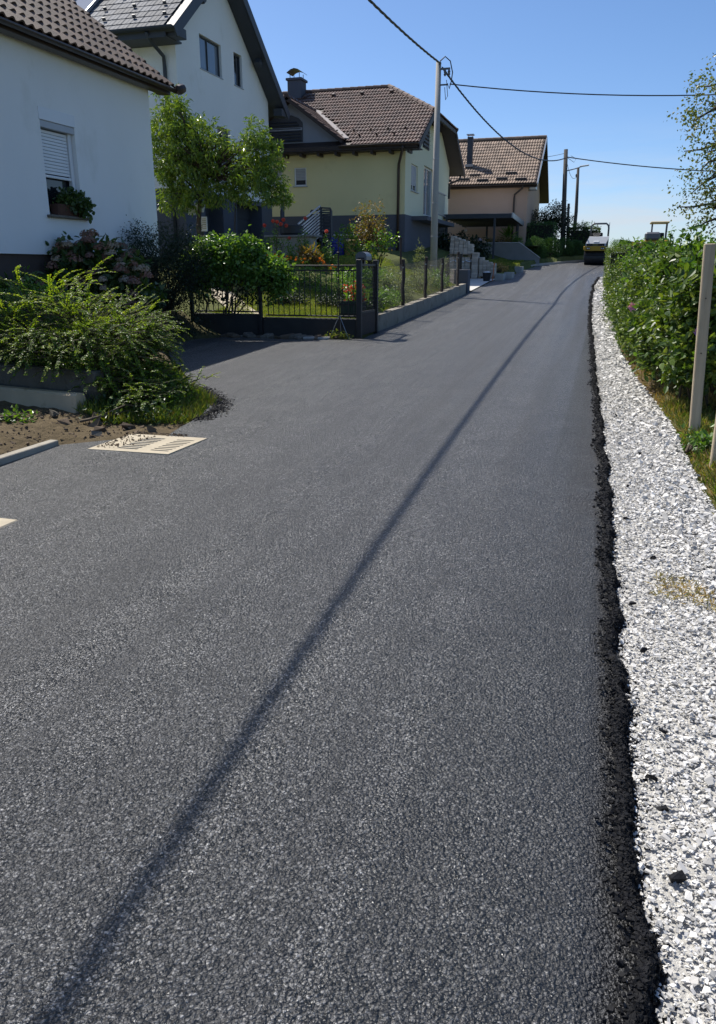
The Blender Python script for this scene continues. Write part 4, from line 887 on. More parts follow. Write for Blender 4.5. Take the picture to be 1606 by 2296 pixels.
grass('dry_grass', [(-4.35, 7.25), (-4.12, 7.35), (-4.2, 7.95), (-4.45, 8.45), (-4.6, 8.2)], 900, .10, 'grass_dry', 'dry straw coloured grass on the mound edge by the asphalt')
plant('weed_clump', (-4.95, 6.75, Tz(-4.95, 6.75)), 'low leafy weeds in the shade below the arching shrub', 'weeds', [((-4.75, 7.05, .18), (.55, .25, .16)), ((-4.35, 7.2, .16), (.25, .2, .13))], 60, 7, .05, .055, .03, 'leaf_hydrangea', .1, limbs=3)
plant('weed_clump', (-5.6, 6.35, Tz(-5.6, 6.35)), 'small green weeds sprouting from bare soil behind the kerb', 'weeds', [((-5.55, 6.4, .2), (.28, .14, .07))], 26, 7, .03, .06, .04, 'leaf_bright', .1)

plant('leafy_bush', (-7.75, 9.6, Tz(-7.75, 9.6)), 'light green broad leaved bush beside the arching shrub', 'bush', [((-7.9, 9.6, .95), (.75, .55, .55)), ((-7.55, 9.55, 1.1), (.3, .35, .35)), ((-7.6, 9.3, .55), (.7, .4, .4))], 380, 12, .07, .075, .038, 'leaf_bright', .0, up=.6)

def hydrangea(name, label, base, ells, n, heads, hm='petal_dusk', head_r=.085, sunny=None, lm='leaf_hydrangea'):
    t = plant(name, base, label, 'shrub', ells, n, 9, .07, .13, .085, lm, .15, k=6, up=.5, limbs=30)
    C, out = in_ell(ells, heads*3, .12); k = np.argsort(-(out@unit((.45, -.8, .45))+.3*rng.random(len(C))))[:heads]
    for i in k:
        c = C[i]+out[i]*.05; r = head_r*(.7+.6*rng.random()); nn = 90; d = rand_unit(nn); d[:, 2] = np.abs(d[:, 2])*.8+d[:, 2]*.2
        P = c+d*r*(.8+.15*rng.random((nn, 1))); tan = nrm(np.cross(d, rand_unit(nn)))
        leafobj('flower_head', P-tan*.02, tan, d, .045, .04, hm if rng.random() < .75 else 'petal_pale', t, kind=None)
    return t
hydrangea('hydrangea', 'large hydrangea with fading brownish pink heads against the white house', (-8.3, 12.3, Tz(-8.3, 12.3)), [((-8.45, 12.3, 1.35), (.8, .85, .8)), ((-7.95, 12.2, 1.2), (.65, .75, .65)), ((-8.7, 12.1, 1.6), (.55, .55, .55))], 480, 70, head_r=.10)
hydrangea('hydrangea', 'low hydrangea with few reddish heads below the brown plinth', (-8.6, 10.6, Tz(-8.6, 10.6)), [((-8.6, 10.6, 1.05), (.45, .8, .45))], 130, 9)
plant('dark_shrub', (-8.4, 14.3, Tz(-8.4, 14.3)), 'dark fine leaved shrub growing at the white house corner', 'shrub', [((-8.45, 14.35, 1.6), (.75, .7, .85)), ((-8.9, 14.2, 2.1), (.45, .5, .4)), ((-8.0, 14.4, 1.5), (.5, .6, .8)), ((-7.95, 14.7, 2.0), (.4, .4, .45))], 1500, 12, .07, .045, .02, 'leaf_dark', .0, up=.2, limbs=60)
plant('low_shrub', (-7.9, 13.2, Tz(-7.9, 13.2)), 'dark creeping plants on the bank beside the drive', 'shrub', [((-8.0, 13.2, .5), (.35, .9, .3)), ((-7.9, 14.4, .55), (.4, .4, .25))], 220, 9, .06, .05, .028, 'leaf_dark', .1)

# ---------------------------------------------------------------- fence of iron bars along the front garden (Y = 15.2)
def bar_fence():
    Y = 15.2
    for (xa, xb, ztop, zbar, lab) in ((-6.58, -4.66, 1.70, .74, 'black iron bar fence panel with pale worn top rails beside the gate post'), (-8.15, -6.72, 1.62, .80, 'black iron bar fence panel overgrown by vine')):
        f = thing('bar_fence', ((xa+xb)/2, Y, .6), lab, 'fence', 'iron bar fence panels')
        MB().box(xa, xb, Y-.02, Y+.02, ztop-.03, ztop, .004).part('rail', 'iron', f); MB().box(xa, xb, Y-.015, Y+.015, ztop-.115, ztop-.09, .004).part('rail', 'iron', f)
        MB().box(xa, xb, Y-.015, Y+.015, zbar-.03, zbar, .004).part('rail', 'iron', f); n = int((xb-xa)/.107)
        for i in range(n):
            x = xa+.05+i*(xb-xa-.1)/(n-1); MB().box(x-.0065, x+.0065, Y-.0065, Y+.0065, zbar, ztop-.115).part('bar', 'iron', f)
        w = MB().box(xa-.05, xb+.03, Y-.08, Y+.09, .1, zbar-.06, .01).part('low_wall', 'footing', None, label='low concrete footing wall under the '+('bar fence panel next to the gate post' if xa > -6.7 else 'vine covered bar fence'), cat='wall')
    for x, z1, lab in ((-6.65, 1.68, 'dark square fence post between the two iron bar panels'), (-8.2, 1.7, 'dark square fence post inside the dark shrub')):
        p = thing('fence_post', (x, Y, .3), lab, 'post'); MB().box(x-.035, x+.035, Y-.16, Y-.09, .2, z1, .005).part('post', 'iron', p); MB().box(x-.042, x+.042, Y-.167, Y-.083, z1, z1+.015, .004).part('cap', 'iron', p)
    g = thing('side_gate', (-4.5, 15.7, .3), 'narrow dark metal garden gate with mesh panel between two posts', 'gate')
    for y in (15.12, 16.3): MB().box(-4.62, -4.52, y-.05, y+.05, .25, 1.8, .006).part('post', 'iron', g)
    MB().box(-4.59, -4.55, 15.17, 16.25, .36, .78, .004).part('kick_panel', 'rust_metal', g)
    fr = MB(); 
    for z in (.80, 1.70): fr.box(-4.59, -4.55, 15.17, 16.25, z-.02, z+.02)
    for y in (15.19, 16.23): fr.box(-4.59, -4.55, y-.02, y+.02, .82, 1.68)
    fr.part('frame', 'iron', g)
    for i in range(17): MB().box(-4.574, -4.566, 15.25+i*.058, 15.258+i*.058, .82, 1.68).part('bar', 'iron', g)
    ms = MB()
    for i in range(9): ms.box(-4.573, -4.567, 15.21, 16.21, .9+i*.09, .905+i*.09)
    ms.part('mesh', 'iron', g, kind='stuff')
    mb = thing('mailbox', (-4.57, 15.42, 1.72), 'small grey round topped mailbox on the garden gate', 'mailbox')
    MB().prism([(-4.68, 15.24, 1.79)]+[(-4.57+.11*math.cos(a), 15.24, 1.86+.085*math.sin(a)) for a in np.linspace(math.pi, 0, 8)]+[(-4.46, 15.24, 1.79)], (0, .36, 0)).part('body', 'machine_grey', mb)
    MB().box(-4.6, -4.54, 15.36, 15.46, 1.71, 1.79).part('bracket', 'iron', mb); MB().box(-4.64, -4.5, 15.228, 15.24, 1.80, 1.835).part('flap', 'iron', mb)
    r = thing('survey_rod', (-4.93, 14.98, .3), 'thin upright steel rod on splayed legs before the bar fence', 'rod')
    MB().tube([(-4.93, 14.98, .3), (-4.95, 14.98, 2.24)], .013, 8).part('rod', 'rust_metal', r)
    for dx, dy in ((-.2, -.05), (.2, -.05), (.02, .16)): MB().tube([(-4.935, 14.98, .76), (-4.93+dx, 14.96+dy*.5, .31)], .007, 6).part('leg', 'alu', r)
    MB().lathe((-4.945, 14.98, 1.9), [(.02, 0), (.035, .01), (.035, .03), (.02, .04)], 10).part('clamp', 'black_rubber', r)
    s = MB().box(-5.62, -5.1, 14.72, 14.98, .22, .345, .02).part('step_slab', 'concrete', None, label='flat pale concrete slab lying at the foot of the bar fence', cat='slab')
    rb = thing('rubble', (-6.4, 14.9, .28), 'broken kerb lumps and soil between drive and fence footing', 'rubble')
    for i in range(14):
        x = -7.3+i*.16+rng.normal()*.05; y = 14.86+rng.normal()*.05; q = .1+.14*rng.random(); a = rng.random()*3
        MB().obox((x, y, .31), (math.cos(a), math.sin(a), .15), (-math.sin(a), math.cos(a), 0), (-.15*math.cos(a), -.15*math.sin(a), 1), q*1.5, q, q*.6, .025).part('lump', 'concrete_dark' if rng.random() < .6 else 'clod', rb)
surf('footing', (.05, .045, .04), (.032, .03, .028), 3, .9, 40, .5, .01); surf('iron', (.02, .018, .017), (.03, .026, .024), 8, .5, 60, .1, .002)
bar_fence()
plant('weed_clump', (-5.0, 14.95, .3), 'weeds round the foot of the steel rod', 'weeds', [((-4.95, 14.92, .36), (.28, .08, .08))], 40, 8, .03, .05, .02, 'grass', .0, up=.2)
plant('climbing_vine', (-7.3, 15.15, .7), 'glossy green vine sprawling over the iron bar fence', 'vine', [((-7.35, 15.15, 1.82), (.85, .32, .40)), ((-6.55, 15.1, 1.58), (.55, .28, .34)), ((-7.9, 15.15, 1.7), (.4, .3, .45)), ((-6.25, 15.08, 1.35), (.22, .2, .35)), ((-7.0, 15.1, 2.0), (.5, .3, .25)), ((-7.7, 15.1, 2.0), (.4, .3, .25)), ((-8.0, 15.0, 1.5), (.3, .3, .4)), ((-6.9, 15.1, 1.5), (.9, .22, .2))], 900, 11, .07, .085, .06, 'leaf_vine', .35, k=6, up=.6, limbs=9, shell=.35)
def vine_hang():
    t = thing('hanging_twigs', (-7.2, 15.12, 1.0), 'bare tangled vine stems hanging through the iron bars', 'vine'); b = MB()
    for i in range(70):
        x = rng.uniform(-8.1, -6.2); z = 1.5+.15*rng.random(); ln = .25+.55*rng.random(); b.tube(curve((x, 15.12, z), (x+rng.normal()*.15, 15.08+rng.normal()*.04, z-ln), 0, 5, .08), [.006, .005, .004, .003, .002], 4, False)
    for (x, x2) in ((-7.5, -7.25), (-7.9, -7.95)): b.tube(curve((x2, 15.14, 1.6), (x, 15.1, .75), 0, 7, .12), .02, 6, False)
    b.part('stems', 'twig', t, kind='stuff'); n = 900; P = np.stack([rng.uniform(-8.15, -6.15, n), 15.1+rng.normal(0, .07, n), 1.45-.5*rng.random(n)**1.5], 1)
    leafobj('leaves', P, rand_unit(n)+V(0, 0, -1), rand_unit(n)+V(0, -.4, .2), .07, .045, 'leaf_dark', t)
vine_hang()

# ---------------------------------------------------------------- garden wall along the road, posts, wire mesh
surf('wall_warm', (.36, .32, .255), (.27, .24, .19), 2.5, .9, 50, .5, .01, wear=(.54, (.65, .63, .58), 3.5))
def road_wall():
    w = thing('garden_wall', (-4.6, 21.5, .5), 'low pale concrete garden wall along the road edge', 'wall')
    n = 10; ys = np.linspace(16.38, 27.6, n+1)
    for a, b in zip(ys[:-1], ys[1:]):
        z = lambda y: float(rz(y)); m = MB(); x0, x1 = -4.71, -4.53
        m.add([(x0, a+.004, z(a)-.25), (x1, a+.004, z(a)-.25), (x1, b-.004, z(b)-.25), (x0, b-.004, z(b)-.25), (x0, a+.004, z(a)+.34), (x1, a+.004, z(a)+.34), (x1, b-.004, z(b)+.32), (x0, b-.004, z(b)+.32)],
              [(0, 3, 2, 1), (4, 5, 6, 7), (0, 1, 5, 4), (1, 2, 6, 5), (2, 3, 7, 6), (3, 0, 4, 7)]); m.part('wall_section', 'wall_warm', w)
    tops = []
    for y, h, lab in ((16.55, 1.0, 'thin dark fence post beside the garden gate'), (18.95, 1.12, 'rough dark wooden fence post, second beyond the garden gate'), (21.5, 1.1, 'rough dark wooden fence post, third beyond the garden gate'), (23.8, 1.0, 'rough dark wooden fence post, fourth beyond the garden gate'), (26.45, 1.1, 'dark fence post at the far end of the garden wall')):
        z = float(rz(y))+.30; p = thing('fence_post', (-4.63, y, z), lab, 'post', 'garden wall posts'); r = .022 if y < 17 else .045
        MB().tube([(-4.63+.012*math.sin(i*2.3+y), y+.012*math.cos(i*1.7), z-.02+h*i/5) for i in range(6)], [r*(1+.12*math.sin(i*3.1+y)) for i in range(6)], 8).part('post', 'rust_metal', p); tops.append((y, z, z+h))
        MB().box(-4.65, -4.61, y-.05, y+.05, z+h*.8, z+h*.83).part('wire_clip', 'alu', p)
    f = thing('wire_mesh_fence', (-4.63, 21, .9), 'thin diamond wire mesh strung between the garden posts', 'fence'); b = MB()
    for (ya, za, ta), (yb, zb, tb) in zip(tops[:-1], tops[1:]):
        L = yb-ya; h = .92; st = .10
        for s in (1, -1):
            u = -h
            while u < L:
                a0, a1 = max(0, u), min(L, u+h); v0, v1 = a0-u, a1-u
                if s < 0: v0, v1 = h-v0, h-v1
                if a1-a0 > .02:
                    q = lambda a, v: (-4.63+.004*s, ya+a, za+(zb-za)*a/L+.06+v); b.tube([q(a0, v0), q(a1, v1)], .0018, 3, False)
                u += st
        for v in (.06, .55, .98): b.tube([(-4.63, ya, za+v), (-4.63, yb, zb+v)], .003, 4, False)
    b.part('mesh', 'iron', f, kind='stuff')
    z = float(rz(28))
    p = MB().box(-4.98, -4.5, 27.75, 28.25, z-.2, z+.76, .015).part('wall_pillar', 'grey_plaster', None, label='dark grey square pillar block ending the garden wall', cat='pillar')
    for (x, y, zz, lab) in ((-5.05, 27.0, 2.05, 'tall dark iron post beside the pillar block'), (-4.92, 28.65, 2.1, 'tall dark iron post behind the pillar block')):
        q = thing('iron_post', (x, y, float(rz(y))), lab, 'post'); MB().box(x-.04, x+.04, y-.04, y+.04, float(rz(y))-.05, zz, .006).part('post', 'iron', q); MB().box(x-.046, x+.046, y-.046, y+.046, zz, zz+.012).part('cap', 'iron', q)
    q = thing('garden_stake', (-5.6, 22.6, Tz(-5.6, 22.6)), 'rusty iron stake standing among the garden plants', 'stake'); MB().tube([(-5.6, 22.6, .8), (-5.6, 22.6, 2.42)], .03, 8).part('stake', 'rust_metal', q)
    MB().tube([(-5.6, 22.6, 2.42), (-5.6, 22.6, 2.45)], .038, 8).part('cap', 'rust_metal', q)
road_wall()

# ---------------------------------------------------------------- front garden
grass('lawn', [(-8.4, 15.35), (-4.8, 15.35), (-4.8, 19.2), (-8.4, 19.2)], 42000, .055, 'grass', 'mown lawn behind the iron bar fence', wdt=.007)
grass('lawn', [(-7.6, 22.5), (-4.85, 22.5), (-4.85, 27), (-9.5, 30), (-9.5, 26)], 26000, .06, 'grass', 'sunlit grassy slope rising to the yellow house', wdt=.009)
sheet('garden_path', [(-7.2, 15.35), (-6.65, 15.35), (-6.75, 15.6), (-7.9, 17.2), (-9.3, 18.8), (-9.7, 18.5), (-8.4, 17.0)], 'beige_concrete', lambda x, y: T(x, y)+.012, .25, kind='structure')
def garden():
    G = lambda x, y: (x, y, Tz(x, y))
    pl = thing('planter_tub', G(-5.0, 16.1), 'dark green wooden tub behind the bar fence', 'planter'); z = Tz(-5., 16.1)
    for i in range(8): MB().box(-5.22+i*.056, -5.17+i*.056, 15.9, 15.915, z, z+.36, .003).part('stave', 'green_wood', pl)
    MB().box(-5.225, -4.775, 15.915, 16.3, z-.02, z+.34, .004).part('tub', 'green_wood', pl)
    for q in (.08, .27): MB().box(-5.23, -4.77, 15.893, 15.9, z+q, z+q+.03).part('hoop', 'iron', pl)
    rf = thing('red_flowers', (-5.0, 16.1, z+.34), 'bright red flowering plant in the dark green tub', 'plant')
    C, out = in_ell([((-4.97, 16.1, z+.5), (.2, .2, .18))], 60, .4); leafobj('foliage', *clusters(C, out, 7, .03, .06, .04, .1), 'leaf_bright', rf); leafobj('flowers', *clusters(C[:34]+out[:34]*.05, out[:34], 14, .03, .035, .03, 0.), 'petal_red', rf)
    # shrubs and beds
    plant('bronze_shrub', G(-7.0, 24.2), 'tall bronze and green leaved shrub on the garden slope', 'shrub', [((-7.0, 24.2, 3.0), (.5, .5, .62)), ((-7.1, 24.2, 2.55), (.65, .5, .45)), ((-6.7, 24.2, 2.3), (.45, .4, .3))], 190, 11, .07, .075, .05, 'leaf_bronze', .1, trunk=[(-7.0, 24.2, 2.3), (-7.02, 24.2, 2.9)], limbs=26, tr=.035)
    plant('young_shrub', G(-6.55, 23.6), 'thin fresh green shrub with long side shoots on the slope', 'shrub', [((-6.35, 23.6, 2.45), (.45, .2, .3)), ((-7.55, 23.7, 2.5), (.4, .2, .4)), ((-6.9, 23.5, 2.1), (.6, .25, .25))], 95, 9, .06, .085, .06, 'leaf_bright', .1, limbs=22)
    for (x, y, rx, ry, rzv, mt, L, W, lab) in (
        (-5.35, 20.9, .5, .8, .35, 'leaf_greygreen', .07, .03, 'silvery grey green shrub behind the wire mesh near the third post'),
        (-5.2, 23.4, .45, .9, .38, 'leaf_greygreen', .06, .025, 'pale grey green shrub behind the wire mesh near the fourth post'),
        (-5.9, 22.2, .5, .6, .30, 'leaf_greygreen', .07, .03, 'grey green bush beside the rusty iron stake'),
        (-5.1, 25.2, .4, .8, .34, 'leaf_bright', .06, .03, 'green bushy plant beside the utility pole foot'),
        (-5.15, 18.9, .45, .9, .24, 'leaf_bright', .07, .04, 'low green plants behind the second fence post'),
        (-5.1, 17.3, .35, .6, .26, 'leaf_vine', .16, .08, 'broad leaved pale vegetable plants by the garden gate'),
        (-6.3, 19.3, .8, .5, .25, 'leaf_bright', .06, .03, 'low hedge like herb row across the lawn'),
        (-7.5, 19.6, .7, .45, .28, 'leaf_bright', .06, .03, 'leafy herb row in front of the rose bed'),
        (-5.9, 17.9, .6, .35, .16, 'leaf_dark', .05, .03, 'dark ground cover patch in the lawn'),
        (-7.1, 17.7, .5, .3, .16, 'leaf_dark', .05, .03, 'dark creeping patch left of the herb rows'),
        (-6.2, 20.9, .9, .6, .28, 'leaf_vine', .08, .05, 'mixed green bed plants above the herb row')):
        plant('garden_plant', G(x, y), lab, 'plant', [((x, y, Tz(x, y)+rzv*.6), (rx, ry, rzv))], int(330*rx*max(ry, .5)+60), 10, .05, L, W, mt, .05, up=.55, limbs=14, tr=.02)
    # upright spike plant near the pole
    for x, y, h, lab in ((-4.95, 25.9, .9, 'upright feathery weed next to the garden wall end'), (-5.5, 24.6, 1.2, 'tall loose grey green weed in front of the utility pole')):
        plant('tall_weed', G(x, y), lab, 'weeds', [((x, y, Tz(x, y)+h*.5), (.14, .14, h*.5))], 60, 9, .04, .09, .018, 'leaf_greygreen', -.3, limbs=10)
    # roses: bare lower stems, tufts of leaves, blooms
    for x, y, h, blooms, lab in ((-9.1, 22.0, 1.05, [(0, 0, 0), (.1, .05, -.06), (-.12, 0, .02), (.2, 0, .05), (.26, .05, -.1)], 'bushy rose with a cluster of red blooms by the concrete planter wall'), (-9.45, 21.9, .95, [(0, 0, 0)], 'single stemmed rose with one red bloom left of the bushy rose'),
                              (-8.35, 22.3, 1.15, [(0, 0, 0)], 'slender tall rose with one bloom before the slatted stair rail'), (-7.68, 22.2, .95, [(0, 0, 0)], 'rose with a salmon bloom beside the blue barrel'), (-7.45, 22.1, .75, [], 'rose bush without blooms beside the blue barrel'), (-8.7, 21.9, .62, [(0, 0, 0)], 'short rose with a small bloom before the concrete planter wall')):
        g = G(x, y); t = thing('rose', g, lab, 'rose', 'roses in the front garden'); b = MB(); C = []
        for k in range(5):
            tip = V(x, y, g[2]+h*(.75+.25*(k == 0)))+V(*(rng.normal(0, .11, 2)), -.12*k*.6); b.tube(curve(g, tip, 0, 5, .05), [.012, .01, .008, .006, .004], 5, False)
            for q in range(9): C.append(np.array(g)+(tip-np.array(g))*(.3+.7*rng.random())+rng.normal(0, .05, 3))
        b.part('stems', 'twig', t, kind='stuff'); C = np.array(C); leafobj('foliage', *clusters(C, rand_unit(len(C)), 7, .045, .06, .038, .2), 'leaf_vine', t)
        for bl in blooms:
            c = V(x, y, g[2]+h+.03)+V(*bl); d = rand_unit(60); leafobj('bloom', c+d*.035, nrm(np.cross(d, rand_unit(60))), d, .05, .045, 'petal_rose', t, kind=None)
    # marigolds
    for i in range(16):
        x, y = -9.0+i*.1+rng.normal()*.03, 20.9+.25*rng.random(); g = G(x, y) if i < 11 else G(x+.25, y+.3)
        t = thing('marigold', g, 'orange marigold in the row before the roses' if i < 11 else 'orange marigold set back beside the bronze leaved clump', 'flower', 'orange marigolds'); C = np.array(g)+V(0, 0, .12)+rng.normal(0, .06, (9, 3)); leafobj('foliage', *clusters(C, rand_unit(9), 7, .03, .05, .02, 0.), 'leaf_bright', t)
        c = np.array(g)+V(0, 0, .22)+rng.normal(0, .07, (3, 3))*V(1, 1, .6)
        for q in c: d = rand_unit(26); d[:, 2] = np.abs(d[:, 2]); leafobj('bloom', q+d*.02, nrm(np.cross(d, rand_unit(26))), d, .036, .03, 'petal_orange', t, kind=None)
    plant('bronze_perennial', G(-7.95, 21.5), 'bronze leaved clump with pale shoots beside the marigolds', 'plant', [((-7.95, 21.5, Tz(-7.95, 21.5)+.25), (.35, .25, .25))], 60, 10, .05, .12, .05, 'leaf_bronze', .2, k=6)
    # concrete planter wall, tub, barrels
    z = Tz(-8.95, 22.6); p = thing('planter_wall', (-8.95, 22.7, z), 'pale concrete planter wall with flat coping behind the roses', 'wall')
    MB().box(-9.6, -8.3, 22.6, 23.1, z-.3, 2.5, .01).part('wall', 'concrete', p); MB().box(-9.75, -8.15, 22.52, 23.18, 2.5, 2.56, .01).part('coping', 'concrete_grey', p)
    w = thing('water_tub', (-9.0, 22.9, 2.56), 'dark rounded tub on the planter wall', 'tub'); MB().lathe((-9.0, 22.85, 2.56), [(.26, 0), (.33, .06), (.36, .25), (.34, .27), (.3, .1)], 18).part('tub', 'anthracite', w); MB().lathe((-9., 22.85, 2.80), [(.365, 0), (.375, .015), (.365, .03)], 18).part('rim', 'anthracite', w)
    zb = Tz(-8.95, 27); b = thing('barrel', (-8.95, 27, zb), 'blue plastic barrel below the yellow house', 'barrel'); MB().lathe((-8.95, 27, zb), [(.2, 0), (.24, .05), (.26, .3), (.24, .55), (.21, .6), (.19, .6), (.19, .55)], 18).part('body', 'blue_plastic', b, True)
    for q in (.18, .4): MB().lathe((-8.95, 27, zb+q), [(.262, 0), (.272, .015), (.262, .03)], 18).part('hoop', 'blue_plastic', b)
    b = thing('bin', (-8.55, 27.1, zb), 'pale yellow plastic bin next to the blue barrel', 'bin'); MB().lathe((-8.55, 27.1, zb), [(.16, 0), (.2, .45), (.21, .46)], 16).part('body', 'yellow_plastic', b, True); MB().lathe((-8.55, 27.1, zb+.45), [(.235, 0), (.235, .05), (.2, .08)], 16).part('lid', 'yellow_plastic', b)
    bt = thing('board_table', (-8.35, 27.6, zb), 'pale board lying on trestles behind the bin', 'table'); MB().box(-9.2, -8.0, 27.3, 27.9, zb+.68, zb+.71, .004).part('board', 'white_pvc', bt)
    for x in (-9.1, -8.1): MB().box(x-.03, x+.03, 27.4, 27.8, zb-.05, zb+.68).part('leg', 'dark_wood', bt)
    # hydrangea under the carport, its shade put into dark leaf colour
    hydrangea('hydrangea', 'hydrangea with lilac heads and shade darkened leaves in front of the carport', (-6.8, 39.2, 1.6), [((-7.6, 39.0, 2.4), (.8, .6, .85)), ((-6.6, 39.2, 2.4), (.8, .6, .9)), ((-5.9, 39.6, 2.3), (.5, .6, .7))], 420, 9, 'petal_lilac', .11, lm='leaf_dark')
garden()

# ---------------------------------------------------------------- peach tree before the tall house
plant('peach_tree', (-10.6, 20.3, Tz(-10.6, 20.3)), 'bushy peach tree with long drooping leaves before the tall white house', 'tree',
      [((-11.1, 20.2, 4.9), (.75, .9, 1.0)), ((-11.2, 20.2, 5.6), (.45, .6, .65)), ((-10.3, 20.1, 4.6), (.75, .8, .75)), ((-10.9, 20.1, 3.9), (.8, .8, .6)), ((-8.85, 20.2, 4.3), (.75, .8, .75)), ((-8.7, 20.2, 3.7), (.7, .7, .55)), ((-9.3, 20.2, 3.75), (.55, .6, .5)), ((-8.9, 20.2, 4.9), (.35, .4, .4)), ((-11.6, 20.2, 4.4), (.4, .6, .9)), ((-9.75, 20.15, 4.1), (.5, .6, .55)), ((-11.45, 20.2, 3.5), (.5, .6, .5)), ((-10.2, 20.1, 3.6), (.6, .5, .35)), ((-8.5, 20.2, 4.4), (.5, .5, .4)), ((-8.4, 20.2, 3.4), (.45, .4, .3)), ((-10.9, 20.0, 3.35), (.7, .4, .3)), ((-9.6, 20.0, 3.45), (.5, .4, .3))],
      820, 20, .062, .125, .042, 'leaf_peach', .6, outw=.6, up=.4, shell=.42, trunk=[(-10.62, 20.3, 1.9), (-10.7, 20.3, 2.7), (-10.6, 20.3, 3.4), (-10.3, 20.25, 4.0)], limbs=110, stem='bark', tr=.07, foliage='crown', curl=.2)
def yard_bits():
    for x, z, lab in ((-10.93, 3.12, 'white hanging pot on a low branch of the peach tree'), (-11.2, 3.05, 'smaller white hanging pot beside the first, half hidden by leaves')):
        t = thing('hanging_pot', (x, 20.9, z), lab, 'pot'); MB().lathe((x, 20.9, z), [(.10, 0), (.15, .2), (.165, .2), (.165, .23), (.14, .23)], 14).part('pot', 'white_pvc', t)
        MB().tube([(x-.14, 20.9, z+.22), (x, 20.9, z+.6), (x+.14, 20.9, z+.22)], .005, 5, False).part('hanger', 'alu', t)
    t = thing('wall_sign', (-11.05, 21.2, 2.9), 'small white notice board with pale lines by the garage', 'sign'); MB().box(-11.22, -10.9, 21.2, 21.23, 2.63, 3.02, .004).part('board', 'white_pvc', t)
    for i in range(6): MB().box(-11.05, -10.93, 21.193, 21.2, 2.70+i*.05, 2.725+i*.05).part('line', 'paver', t)
    MB().box(-11.2, -11.08, 21.193, 21.2, 2.67, 2.98).part('picture', 'terracotta', t); MB().box(-11.08, -11.04, 21.23, 21.27, Tz(-11.06, 21.2)-.1, 2.9).part('leg', 'dark_wood', t)
    pc = thing('lean_pole', (-10.3, 21.6, Tz(-10.3, 21.6)), 'thin dark prop pole leaning under the peach tree', 'pole'); MB().tube([(-10.3, 21.6, Tz(-10.3, 21.6)), (-10.18, 21.6, 3.4)], .02, 6).part('pole', 'dark_wood', pc); MB().tube([(-10.18, 21.6, 3.4), (-10.05, 21.6, 3.6)], .015, 6).part('fork', 'dark_wood', pc)
    # stair railings with sloping slats
    def rail(loc, label, a, b, za, zb, n, sp, mat, ext=None):
        t = thing('stair_rail', loc, label, 'railing'); a, b = np.asarray(a, float), np.asarray(b, float)
        MB().beam((*a, za), (*b, zb), .05, .05, ch=.006).part('handrail', mat, t)
        for i in range(1, n): MB().beam((*a, za-.04-i*sp), (*b, zb-.04-i*sp), .025, sp*.45, ch=.004).part('slat', mat, t)
        for p, z in ((a, za), (b, zb)): MB().box(p[0]-.03, p[0]+.03, p[1]-.03, p[1]+.03, z-sp*n-.15, z-.01, .005).part('post', 'anthracite', t)
        return t
    rail((-10.05, 27.3, 2.2), 'slatted stair rail with sunlit pale slats sloping down beside the steps', (-9.92, 28.0), (-10.12, 26.3), 3.74, 3.05, 10, .105, 'alu')
    rail((-9.72, 28.05, 2.2), 'dark slatted rail panel closing the stair head', (-9.9, 28.08), (-9.55, 28.08), 3.68, 3.66, 12, .11, 'anthracite')
    rail((-10.3, 29.2, 2.4), 'dark level slatted rail along the upper landing', (-10.7, 29.2), (-9.9, 29.2), 3.68, 3.68, 6, .11, 'anthracite')
    rail((-11.2, 27.6, 2.2), 'dark slatted rail sloping down beside the tall white house', (-11.4, 28.2), (-11.0, 27.0), 4.2, 3.55, 11, .1, 'anthracite')
    s = thing('garden_steps', (-10.5, 27.8, 1.9), 'dark concrete steps between the slatted rails', 'steps')
    for i in range(8): MB().box(-10.95, -10.15, 26.4+i*.3, 29.3, 1.6, 2.0+i*.15, .01).part('step', 'grey_plaster', s)
yard_bits()

